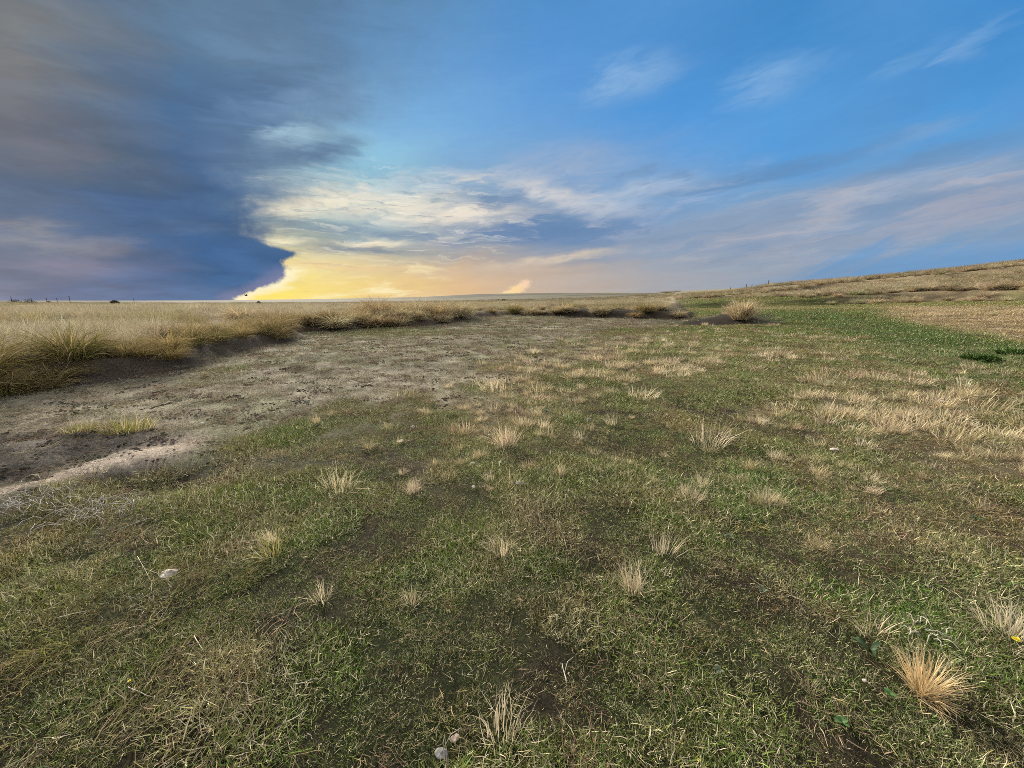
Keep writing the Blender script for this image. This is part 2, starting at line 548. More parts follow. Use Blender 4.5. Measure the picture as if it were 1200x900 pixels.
def scatter(name, pts, yaw, scl, tint, vid, meshes, label, cat, tilt=None, group=None):
    """one object that grows many small plants from its points (geometry nodes)"""
    n = len(pts)
    rot = np.zeros((n, 3))
    rot[:, 2] = yaw
    if tilt is not None:
        rot[:, :2] = tilt
    scl = np.asarray(scl, float)
    if scl.ndim == 1:
        scl = np.repeat(scl[:, None], 3, 1)
    me = mesh_np(name, pts, attrs={'rot': ('FLOAT_VECTOR', rot), 'scl': ('FLOAT_VECTOR', scl), 'tint': ('FLOAT_COLOR', tint), 'vid': ('INT', vid)})
    o = link(bpy.data.objects.new(name, me))
    src = bpy.data.collections.new(name + '_plants')
    for i, mm in enumerate(meshes):
        src.objects.link(bpy.data.objects.new('%s_plant_%02d' % (name, i), mm))
    ng = bpy.data.node_groups.new(name, 'GeometryNodeTree')
    ng.interface.new_socket('Geometry', in_out='INPUT', socket_type='NodeSocketGeometry')
    ng.interface.new_socket('Geometry', in_out='OUTPUT', socket_type='NodeSocketGeometry')
    gi, go = ng.nodes.new('NodeGroupInput'), ng.nodes.new('NodeGroupOutput')
    ci = ng.nodes.new('GeometryNodeCollectionInfo')
    ci.inputs['Collection'].default_value = src
    ci.inputs['Separate Children'].default_value = True
    ci.inputs['Reset Children'].default_value = True
    ip = ng.nodes.new('GeometryNodeInstanceOnPoints')
    ip.inputs['Pick Instance'].default_value = True

    def na(nm, ty):
        q = ng.nodes.new('GeometryNodeInputNamedAttribute')
        q.data_type = ty
        q.inputs['Name'].default_value = nm
        return q.outputs['Attribute']
    ng.links.new(gi.outputs[0], ip.inputs['Points'])
    ng.links.new(ci.outputs[0], ip.inputs['Instance'])
    ng.links.new(na('vid', 'INT'), ip.inputs['Instance Index'])
    ng.links.new(na('rot', 'FLOAT_VECTOR'), ip.inputs['Rotation'])
    ng.links.new(na('scl', 'FLOAT_VECTOR'), ip.inputs['Scale'])
    ng.links.new(ip.outputs[0], go.inputs[0])
    md = o.modifiers.new('grow', 'NODES')
    md.node_group = ng
    return tag(o, label, cat, group, 'stuff')


def sector(r0, r1, dens, half=62.0):
    a = R(half)
    n = int(dens * a * (r1 * r1 - r0 * r0))
    r = np.sqrt(rng.random(n) * (r1 * r1 - r0 * r0) + r0 * r0)
    t = (rng.random(n) * 2 - 1) * a
    return r * np.sin(t), r * np.cos(t)


# ------------------------------------------------------------------ ground sheet
def build_ground():
    front = np.radians(np.linspace(-72, 72, 560))
    back = np.radians(np.linspace(72, 288, 72)[1:-1])
    az = np.concatenate([front, back])
    rr = [.35]
    while rr[-1] < 4200:
        rr.append(rr[-1] * 1.0135 + .002)
    rr = np.array(rr)
    Rg, A = np.meshgrid(rr, az, indexing='ij')
    x, y = (Rg * np.sin(A)).ravel(), (Rg * np.cos(A)).ravel()
    z = terrain(x, y)
    col = ground_colour(x, y)
    nr, na = len(rr), len(az)
    i, j = np.meshgrid(np.arange(nr - 1), np.arange(na), indexing='ij')
    jn = (j + 1) % na
    F4 = np.stack([i * na + j, i * na + jn, (i + 1) * na + jn, (i + 1) * na + j], -1).reshape(-1, 4)[:, ::-1]
    V = np.stack([x, y, z], -1)
    V = np.concatenate([V, [[0, 0, float(z[:na].mean())]]])
    col = np.concatenate([col, col[:1]])
    c = len(V) - 1
    jj = np.arange(na)
    F3 = np.stack([np.full(na, c), jj, (jj + 1) % na], -1)[:, ::-1]
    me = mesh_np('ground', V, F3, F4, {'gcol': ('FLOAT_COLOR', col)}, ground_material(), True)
    o = link(bpy.data.objects.new('ground', me))
    tag(o, 'rolling pasture of cropped turf and bare trodden earth reaching the horizon', 'ground', kind='structure')


# ------------------------------------------------------------------ grasses nobody could count
M_TURF = blade_material('turf_blades', True, (.56, .50, .33), .16, .14, .68)
M_DRY = blade_material('dry_blades', True, (.30, .22, .13), .22, .2, .55)
M_FIELD = blade_material('field_blades', True, (.37, .31, .195), .20, .25, .42)
M_TUS = blade_material('tussock_blades', False, (.40, .31, .17), .30, .25, .45)
M_TUFT = blade_material('straw_blades', False, (.62, .52, .34), .35, .3, .30)
M_GREENP = blade_material('leafy_blades', False, (.10, .16, .04), .25, .25, .35)


def turf_meshes():
    out = []
    for k in range(7):
        n = 88
        b = disc(n, .09)
        out.append(blade_mesh('turf_tuft', [
            blades(n, b, rng.random(n) * 6.283, rng.uniform(.1, 1.2, n), rng.uniform(-.2, 1.2, n), rng.uniform(.012, .042, n), rng.uniform(.0016, .0042, n), 2),
            blades(10, disc(10, .09), rng.random(10) * 6.283, rng.uniform(.8, 1.5, 10), rng.uniform(-.3, .5, 10), rng.uniform(.025, .065, 10), rng.uniform(.0014, .0028, 10), 3, bv=np.ones(10)),
        ], M_TURF))
    return out


def turf_far_meshes():
    out = []
    for k in range(5):
        n = 110
        b = disc(n, .20)
        out.append(blade_mesh('turf_patch', [
            blades(n, b, rng.random(n) * 6.283, rng.uniform(.1, 1.2, n), rng.uniform(-.2, 1.2, n), rng.uniform(.025, .065, n), rng.uniform(.005, .010, n), 2)], M_TURF))
    return out


def litter_meshes():
    out = []
    for k in range(6):
        n = 60
        b = disc(n, .10)
        b[:, 2] = rng.uniform(.002, .012, n)
        out.append(blade_mesh('litter_scrap', [
            blades(n, b, rng.random(n) * 6.283, rng.uniform(1.15, 1.62, n), rng.uniform(-.25, .25, n), rng.uniform(.012, .055, n), rng.uniform(.0016, .004, n), 2, twist=.9)], M_DRY))
    return out


def clod_meshes():
    """crumbs of trodden earth and old dung, a handful of faceted lumps each"""
    out = []
    for k in range(4):
        V, F = [], []
        for q in range(16):
            bm = bmesh.new()
            bmesh.ops.create_icosphere(bm, subdivisions=1, radius=random.uniform(.004, .016))
            px, py = random.gauss(0, .07), random.gauss(0, .07)
            o_ = len(V)
            for v in bm.verts:
                j = random.uniform(.65, 1.2)
                V.append((px + v.co.x * j * 1.3, py + v.co.y * j, max(-.004, v.co.z * j * .7) + .003))
            F += [[o_ + v.index for v in f.verts] for f in bm.faces]
            bm.free()
        V = np.array(V)
        out.append(mesh_np('earth_crumbs', V, np.array(F), None, {'bv': ('FLOAT', np.repeat(rng.random(16) * .7, len(V) // 16)), 'bw': ('FLOAT', np.repeat(rng.random(16), len(V) // 16))}, M_DRY))
    return out


def mat_meshes():
    out = []
    for k in range(6):
        n = 42
        b = disc(n, .10)
        az = rng.normal(0, .85, n)
        out.append(blade_mesh('matted_tuft', [
            blades(n, b, az, rng.uniform(.5, 1.35, n), rng.uniform(-.2, .9, n), rng.uniform(.04, .125, n), rng.uniform(.0022, .0046, n), 4)], M_DRY))
    return out


def tall_meshes():
    out = []
    for k in range(6):
        n = 130
        b = disc(n, .16)
        az = np.arctan2(b[:, 1], b[:, 0]) + rng.normal(0, .8, n)
        out.append(blade_mesh('field_tuft', [
            blades(n, b, az, rng.uniform(.02, .5, n), rng.uniform(.1, 1.3, n), rng.uniform(.28, .66, n), rng.uniform(.004, .009, n), 4)], M_FIELD))
    return out


def jit(c, n, s=.12):
    c = np.broadcast_to(c, (n, 3))
    return np.clip(c * (1 + rng.normal(0, s, (n, 1))) * (1 + rng.normal(0, s * .35, (n, 3))), .004, .9)


def turf():
    tm = turf_meshes()
    P, Sx, T = [], [], []
    for r0, r1, dn, sc in ((.7, 2.6, 560, .85), (2.6, 5, 380, 1.05), (5, 9, 190, 1.3), (9, 16, 75, 1.9)):
        x, y = sector(r0, r1, dn)
        w = zones(x, y)
        keep = (1 - .80 * w['dirt'] ** .7) * (1 - .75 * w['brown']) * (1 - w['path']) * (1 - .85 * w['mud']) * (1 - w['scar']) * sst(.25, -.1, w['sd']) * (1 - .55 * np.clip(w['straw'], 0, 1)) * (.62 + .6 * sst(.34, .54, fbm(x, y, .34, 3, 34)))
        k = rng.random(len(x)) < keep
        x, y = x[k], y[k]
        w = {a: b[k] for a, b in w.items()}
        n = len(x)
        c = mixc(C['green'], C['lush'], sst(.45, .7, w['n1']))
        c = mixc(c, C['olive'], sst(.46, .70, fbm(x, y, 1.1, 4, 31)) * .9)
        c = mixc(c, C['straw'] * .75, sst(.58, .80, fbm(x, y, .42, 3, 32)) * .7)
        c = mixc(c, np.array([.23, .165, .10]), sst(.58, .78, fbm(x, y, .30, 3, 33)) * .6)
        c = mixc(c, C['grey'] * .85, np.clip(w['dirt'], 0, 1) * .65)
        c = mixc(c, C['wet'] * 1.25, w['wet'] * .8)
        c = mixc(c, C['straw'], np.clip(w['straw'], 0, 1) * .45)
        c = mixc(c, C['tan'], w['tan'] * .9)
        T.append(jit(c, n, .24))
        P.append(np.stack([x, y, terrain(x, y) - .004], -1))
        s = sc * rng.uniform(.6, 1.35, n) * (1 - .4 * w['dirt']) * (.7 + .75 * sst(.4, .65, fbm(x, y, .5, 3, 35)))
        Sx.append(np.stack([s, s, s * rng.uniform(.7, 1.2, n) * (1.0 if sc < 1.2 else .8)], -1))
    P, Sx, T = np.concatenate(P), np.concatenate(Sx), np.concatenate(T)
    n = len(P)
    scatter('short_grass', P, rng.random(n) * 6.283, Sx, T, rng.integers(0, len(tm), n), tm, 'short green and olive turf grazed close to the ground in front', 'grass')
    print('short_grass', n)
    fm = turf_far_meshes()
    P, Sx, T = [], [], []
    for r0, r1, dn, sc in ((16, 28, 20, 1.5), (28, 60, 6, 2.4), (60, 130, 1.3, 4.2)):
        x, y = sector(r0, r1, dn, 58)
        w = zones(x, y)
        keep = (1 - .7 * w['dirt']) * (1 - w['scar']) * sst(.25, -.1, w['sd']) * (1 - w['hill'])
        k = rng.random(len(x)) < keep
        x, y = x[k], y[k]
        w = {a: b[k] for a, b in w.items()}
        n = len(x)
        c = mixc(C['green'], C['olive'], sst(.35, .6, fbm(x, y, 2.2, 4, 31)))
        c = mixc(c, C['grey'] * .85, np.clip(w['dirt'], 0, 1) * .7)
        c = mixc(c, C['wet'] * 1.2, w['wet'] * .85)
        c = mixc(c, C['straw'], np.clip(w['straw'], 0, 1) * .6)
        c = mixc(c, C['tan'], w['tan'] * .95)
        T.append(jit(c, n, .18))
        P.append(np.stack([x, y, terrain(x, y) - .004], -1))
        s = sc * rng.uniform(.7, 1.25, n)
        Sx.append(np.stack([s, s, s * .8], -1))
    P, Sx, T = np.concatenate(P), np.concatenate(Sx), np.concatenate(T)
    n = len(P)
    scatter('cropped_grass', P, rng.random(n) * 6.283, Sx, T, rng.integers(0, len(fm), n), fm, 'far part of the cropped green flat below the banks', 'grass')
    print('cropped_grass', n)


def earth():
    cm = clod_meshes()
    P, Sx, T = [], [], []
    for r0, r1, dn, sc in ((1.6, 5, 60, .75), (5, 9, 44, .95), (9, 18, 20, 1.3), (18, 34, 6, 2.0)):
        x, y = sector(r0, r1, dn, 60)
        w = zones(x, y)
        keep = (.5 * w['dirt'] * sst(.34, .62, w['n2']) + .8 * w['mud']) * (1 - .7 * w['path']) * sst(.35, -.1, w['sd'])
        k = rng.random(len(x)) < keep
        x, y = x[k], y[k]
        w = {a: b[k] for a, b in w.items()}
        n = len(x)
        c = mixc(C['soil'] * .95, C['dark'] * 3, rng.random(n) < .4)
        c = mixc(c, C['grey'] * 1.1, (rng.random(n) < .3) * .9)
        c = mixc(c, C['mud'] * .95, w['mud'] * .7)
        T.append(jit(c, n, .25))
        P.append(np.stack([x, y, terrain(x, y)], -1))
        s = sc * rng.uniform(.6, 1.5, n)
        Sx.append(np.stack([s, s, s], -1))
    P, Sx, T = np.concatenate(P), np.concatenate(Sx), np.concatenate(T)
    n = len(P)
    scatter('earth_crumbs', P, rng.random(n) * 6.283, Sx, T, rng.integers(0, len(cm), n), cm, 'crumbs of dark trodden earth strewn over the bare ground', 'earth crumbs')
    print('earth', n)


def litter():
    lm = litter_meshes()
    P, Sx, T = [], [], []
    earth()
    for r0, r1, dn, sc in ((.7, 2.6, 120, .9), (2.6, 5, 70, 1.1), (5, 9, 48, 1.4), (9, 18, 18, 2.2), (18, 32, 5, 3.6)):
        x, y = sector(r0, r1, dn, 60)
        w = zones(x, y)
        keep = (.30 + .5 * w['dirt'] + .7 * w['brown'] + .5 * w['mud'] + .4 * np.clip(w['straw'], 0, 1)) * (1 - .85 * w['path']) * sst(.25, -.1, w['sd']) * (1 - .8 * w['wet']) * (1 - w['scar'])
        k = rng.random(len(x)) < keep
        x, y = x[k], y[k]
        w = {a: b[k] for a, b in w.items()}
        n = len(x)
        c = mixc(C['straw'] * .55, C['grey'] * .95, np.clip(w['dirt'] + w['mud'], 0, 1))
        c = mixc(c, np.array([.15, .105, .07]), (rng.random(n) < .55) * .9 * (1 - .8 * w['dirt']) + w['brown'] * .1)
        c = mixc(c, C['mud'] * 1.5, w['mud'] * .8)
        c = mixc(c, C['dark'] * 3, (rng.random(n) < .18) * .9 * np.clip(w['dirt'] + w['mud'], 0, 1))
        T.append(jit(c, n, .2))
        P.append(np.stack([x, y, terrain(x, y) + .002], -1))
        s = sc * rng.uniform(.6, 1.4, n)
        Sx.append(np.stack([s, s, s * 1.1], -1))
    P, Sx, T = np.concatenate(P), np.concatenate(Sx), np.concatenate(T)
    n = len(P)
    scatter('grass_litter', P, rng.random(n) * 6.283, Sx, T, rng.integers(0, len(lm), n), lm, 'dead grass scraps littering the turf and the bare trodden earth', 'litter')
    print('litter', n)


def matted():
    mm = mat_meshes()
    x, y = sector(.8, 5.5, 150, 60)
    w = zones(x, y)
    k = rng.random(len(x)) < (w['mat'] * .85 + .16 * sst(.45, .65, w['n1']) * (1 - w['dirt'])) * sst(.38, .58, fbm(x, y, .4, 3, 41)) * (1 - w['path']) * (1 - .8 * w['mud'])
    x, y, n1 = x[k], y[k], w['n1'][k]
    n = len(x)
    c = mixc(C['green'] * .9, C['olive'] * .9, sst(.35, .6, fbm(x, y, .6, 4, 42)))
    c = mixc(c, C['straw'] * .75, sst(.56, .76, fbm(x, y, .5, 3, 43)) * .8)
    c = mixc(c, C['pale'] * .8, (rng.random(n) < .2) * .8)
    yaw = R(35) + (fbm(x, y, .6, 3, 44) - .5) * 5 + rng.normal(0, .7, n)
    s = rng.uniform(.6, 1.2, n)
    scatter('matted_grass', np.stack([x, y, terrain(x, y) - .005], -1), yaw, s, jit(c, n, .2), rng.integers(0, len(mm), n), mm,
            'long matted grass combed flat at the lower left', 'grass')
    print('matted', n)


def tall():
    tm = tall_meshes()
    P, Sx, T = [], [], []
    for r0, r1, dn, sw, sh in ((5, 18, 15, 1., .95), (18, 40, 6, 1.4, 1.0), (40, 90, 1.1, 2.4, 1.05), (90, 220, .16, 5, 1.3), (220, 420, .035, 10, 1.7)):
        x, y = sector(r0, r1, dn, 60)
        w = zones(x, y)
        belt = np.interp(w['px'], [-200, 330, 380, 420, 540, 575, 820, 900], [1.3, 1.5, 1.6, 6.0, 6.0, 2.6, 2.6, 1.0])
        inside = sst(belt * .7, belt * 1.1, w['sd'])
        cl = fbm(x, y, np.where(w['r'] < 40, 1.5, 4.0), 2, 55)
        k = rng.random(len(x)) < inside * (.15 + 1.1 * sst(.36, .56, cl))
        x, y = x[k], y[k]
        w = {a: b[k] for a, b in w.items()}
        n = len(x)
        cn = fbm(x * .5, y, 5, 4, 51)
        c = mixc(C['field'], np.array([.33, .285, .14]), sst(.45, .7, cn))
        c = mixc(c, C['pale'], sst(.55, .75, fbm(x, y, 1.6, 3, 52)) * .5)
        c = mixc(c, np.array([.19, .165, .095]), sst(.58, .72, fbm(x * .35, y, 11, 4, 53)) * .7)
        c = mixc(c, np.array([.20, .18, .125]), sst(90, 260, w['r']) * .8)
        T.append(jit(c, n, .15))
        P.append(np.stack([x, y, terrain(x, y) - .02], -1))
        s = rng.uniform(.75, 1.25, n)
        hv = (.50 + .8 * fbm(x, y, 3.0, 3, 54)) * (.55 + .75 * sst(.36, .66, cl[k])) * (1 - .35 * sst(12, 22, w['r']) * sst(90, 60, w['r']) * sst(360, 430, w['px']))
        Sx.append(np.stack([s * sw, s * sw, s * sh * hv], -1))
    P, Sx, T = np.concatenate(P), np.concatenate(Sx), np.concatenate(T)
    n = len(P)
    scatter('tall_grass', P, rng.random(n) * 6.283, Sx, T, rng.integers(0, len(tm), n), tm, 'straw coloured tall grass covering the raised field behind the bank', 'grass')
    print('tall', n)


# ------------------------------------------------------------------ tussocks: every one an object
def tussock_meshes(nvar=7, n=560, wk=1.0):
    out = []
    for k in range(nvar):
        b = disc(n, .17)
        az = np.arctan2(b[:, 1], b[:, 0]) + rng.normal(0, .5, n)
        q = np.hypot(b[:, 0], b[:, 1]) / .17
        up = blades(n, b, az, q * rng.uniform(.1, .7, n), rng.uniform(.7, 2.3, n), rng.uniform(.45, .95, n), rng.uniform(.006, .014, n) * wk, 6)
        m = int(n * .22)
        b2 = disc(m, .2)
        skirt = blades(m, b2, np.arctan2(b2[:, 1], b2[:, 0]) + rng.normal(0, .4, m), rng.uniform(.6, 1.2, m), rng.uniform(.7, 1.4, m), rng.uniform(.35, .65, m), rng.uniform(.006, .012, m) * wk, 5)
        out.append(blade_mesh('tussock', [up, skirt], M_TUS))
    return out


def tussock_low_meshes(nvar=4, n=150):
    out = []
    for k in range(nvar):
        b = disc(n, .2)
        az = np.arctan2(b[:, 1], b[:, 0]) + rng.normal(0, .5, n)
        q = np.hypot(b[:, 0], b[:, 1]) / .2
        out.append(blade_mesh('slope_tussock', [blades(n, b, az, q * rng.uniform(.15, .7, n), rng.uniform(.8, 2.3, n), rng.uniform(.45, .9, n), rng.uniform(.016, .032, n), 5)], M_FIELD))
    return out


def place(name, me, x, y, s, colour, label, cat, group=None, yaw=None, dz=-.02, hz=1.0, tilt=(0, 0)):
    o = bpy.data.objects.new(name, me)
    o.location = (x, y, gz(x, y) + dz)
    o.rotation_euler = (tilt[0], tilt[1], random.random() * 6.283 if yaw is None else yaw)
    o.scale = (s, s, s * hz)
    kk = random.uniform(.82, 1.15)
    c = [max(.01, v * kk * random.uniform(.97, 1.03)) for v in colour]
    o.color = (*c, 1)
    tag(o, label, cat, group)
    return link(o)


def along(poly, step, j=.3):
    """points along a polyline at a spacing that grows with distance"""
    out = []
    for (ax, ay), (bx, by) in zip(poly[:-1], poly[1:]):
        L = math.hypot(bx - ax, by - ay)
        t = 0.0
        while t < L:
            f = t / L
            x, y = ax + (bx - ax) * f, ay + (by - ay) * f
            out.append((x, y, (by - ay) / L, -(bx - ax) / L))
            t += step * random.uniform(1 - j, 1 + j)
    return out


def tussocks():
    tm = tussock_meshes()
    tw = tussock_meshes(6, 400, 1.8)
    tl = tussock_meshes(6, 330, 1.25)
    cnt = 0

    def vis(x, y):
        px, py = project(np.array([x]), np.array([y]), np.array([gz(x, y) + .4]))
        return -60 < px[0] < 1260 and y > .5

    def pick(sets, label, group, smin, smax, colours, hz=(.75, 1.15), name='tussock', ms=None):
        nonlocal cnt
        for x, y in sets:
            if not vis(x, y):
                continue
            c = random.choice(colours)
            place(name, random.choice(ms or tm), x, y, random.uniform(smin, smax), c, label, 'tussock', group, hz=random.uniform(*hz))
            cnt += 1
    golds = [(.34, .265, .12), (.40, .32, .17), (.30, .25, .10), (.36, .29, .15)]
    olives = [(.20, .17, .055), (.26, .20, .07), (.30, .23, .10), (.17, .16, .05)]
    # left bank, near (from the frame's edge to the first gap)
    left = BANK[1:13]
    pts = []
    for off, st in ((.15, .8), (.8, .9), (1.6, 1.1)):
        for x, y, nx, ny in along(left, st):
            sx, sy = x + nx * -off + random.gauss(0, .12), y + ny * -off + random.gauss(0, .12)
            pts.append((sx, sy))
    pts = [(x, y) for x, y in pts if field_sd(np.array([x]), np.array([y]))[0] > .12]
    front = [p for i, p in enumerate(pts)]
    pick(front[:len(front) // 2], 'olive and gold tussock drooping over the dark earth bank at the left', 'tussocks drooping over the left bank', .65, 1.35, olives + golds[:2] + [(.13, .115, .045)], hz=(.6, 1.1), ms=tl)
    pick(front[len(front) // 2:], 'golden tussock on the crest of the left bank before the tall field grass', 'tussocks on the crest of the left bank', .6, 1.3, golds + olives, hz=(.6, 1.1), ms=tl)
    # heap of tussocks in the middle distance
    mid = BANK[15:22]
    pts = []
    for off, st in ((.5, 1.25), (1.9, 1.5), (3.5, 1.8), (5.4, 2.2)):
        for x, y, nx, ny in along(mid, st):
            pts.append((x - nx * off + random.gauss(0, .25), y - ny * off + random.gauss(0, .25)))
    pts = [(x, y) for x, y in pts if field_sd(np.array([x]), np.array([y]))[0] > .15]
    pick(pts, 'tall golden tussock in the dense clump where the bare ground narrows', 'tussocks in the dense clump beyond the bare ground', 1.1, 1.85, [(.54, .45, .28), (.58, .50, .32), (.48, .39, .22), (.38, .28, .15)], hz=(.6, 1.05), ms=tw)
    pts = [(x - nx * o_ + random.gauss(0, .1), y - ny * o_ + random.gauss(0, .1)) for o_ in (-.05, .25) for x, y, nx, ny in along(BANK[1:6], .75)]
    pick(pts, 'olive tussock hanging down to the foot of the bank near the left frame edge', 'tussocks hanging to the foot of the left bank', .6, .95, olives + golds[:1], hz=(.6, 1.), ms=tl)
    # dark hollow lip
    pts = [(x - nx * .9, y - ny * .9) for x, y, nx, ny in along(BANK[12:16], .7)]
    pick(pts, 'brown tussock on the lip of the dark hollow in the bank', 'tussocks over the dark hollow', 1.0, 1.4, [(.22, .17, .08), (.30, .23, .11)], ms=tw)
    # far bank
    far = BANK[22:31]
    pts = []
    for off, st in ((.5, 1.5), (2.2, 2.0)):
        for x, y, nx, ny in along(far, st, .6):
            if random.random() < .2:
                continue
            pts.append((x - nx * off + random.gauss(0, .2), y - ny * off + random.gauss(0, .2)))
    pts = [(x, y) for x, y in pts if field_sd(np.array([x]), np.array([y]))[0] > .15]
    pick(pts, 'straw tussock in the row along the low bank at the back', 'tussocks in the row along the far bank', .8, 1.5, golds + [(.52, .44, .27)] * 3, hz=(.5, 1.0), ms=tw)
    print('tussocks', cnt)
    # the lone big one
    x, y = hitg(868, 374.5)
    b = bpy.data.objects.new('tussock', None)
    n = 620
    bb = disc(n, .26)
    az = np.arctan2(bb[:, 1], bb[:, 0]) + rng.normal(0, .45, n)
    q = np.hypot(bb[:, 0], bb[:, 1]) / .26
    big = blade_mesh('tussock', [blades(n, bb, az, q * rng.uniform(.15, .95, n), rng.uniform(.1, .9, n), rng.uniform(.6, 1.05, n), rng.uniform(.020, .036, n), 5)], M_TUS)
    place('tussock', big, x, y, 1.38, (.66, .56, .36), 'big lone straw tussock standing on the dark earth mound', 'tussock')
    # the slope at the right: the nearest ones singly, the rest as a mass
    lm = tussock_low_meshes()
    P, Sx, T = [], [], []
    for r0, r1, dn, s0 in ((44, 80, 1.1, 1.05), (80, 200, .34, 1.7)):
        x, y = sector(r0, r1, dn, 60)
        w = zones(x, y)
        keep = w['hill'] * sst(.1, -.3, w['sd']) * (.30 + .70 * sst(.40, .56, fbm(np.degrees(np.arctan2(x, y)) * .55, np.hypot(x, y), 9, 3, 61))) * sst(0, 10, x)
        tb, hm = terrace(x, y)
        keep = keep * (1 - .85 * hm * sst(.46, .49, tb) * sst(.575, .545, tb))
        k = rng.random(len(x)) < keep
        x, y = x[k], y[k]
        n = len(x)
        s = s0 * rng.uniform(.6, 1.5, n)
        c = mixc(np.array([.44, .375, .25]), np.array([.30, .245, .14]), sst(.4, .7, fbm(x, y, 12, 3, 62)))
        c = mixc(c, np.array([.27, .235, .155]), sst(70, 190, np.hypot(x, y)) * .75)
        P.append(np.stack([x, y, terrain(x, y) - .03], -1))
        Sx.append(np.stack([s, s, s * .85], -1))
        T.append(jit(c, n, .16))
    P, Sx, T = np.concatenate(P), np.concatenate(Sx), np.concatenate(T)
    d = np.hypot(P[:, 0], P[:, 1])
    order = np.argsort(d)
    nn = max(0, 296 - cnt)
    for i in order[:nn]:
        if not vis(P[i, 0], P[i, 1]):
            continue
        place('tussock', tw[i % len(tw)], P[i, 0], P[i, 1], Sx[i, 0], T[i], 'tan tussock at the foot of the grassy slope on the right', 'tussock', 'tussocks at the foot of the slope', hz=.8)
    o = order[nn:]
    n = len(o)
    scatter('slope_grass', P[o], rng.random(n) * 6.283, Sx[o], T[o], rng.integers(0, len(lm), n), lm, 'mass of tan tussock grass covering the slope on the right', 'grass')
    print('slope', n, 'single', nn)


# ------------------------------------------------------------------ pale tufts on the turf
def tuft_mesh(n, rad, l0, l1, lean, w0=.0022, w1=.0045, seg=4, curl=(.1, 1.0), material=None, wind=0.0):
    b = disc(n, rad)
    az = np.arctan2(b[:, 1], b[:, 0]) + rng.normal(0, .6, n)
    q = np.hypot(b[:, 0], b[:, 1]) / rad
    if wind:                                               # grazed and bent over to one side
        ax, ay = np.cos(az) * (1 - wind * .5) + wind * .9, np.sin(az)
        az = np.arctan2(ay, ax) + rng.normal(0, .25, n)
        q = np.clip(q + rng.random(n) * .5 * wind, 0, 1.2)
    return blade_mesh('straw_tuft', [blades(n, b, az, q * rng.uniform(.15, lean, n), rng.uniform(*curl, n), rng.uniform(l0, l1, n), rng.uniform(w0, w1, n), seg)], material or M_TUFT)


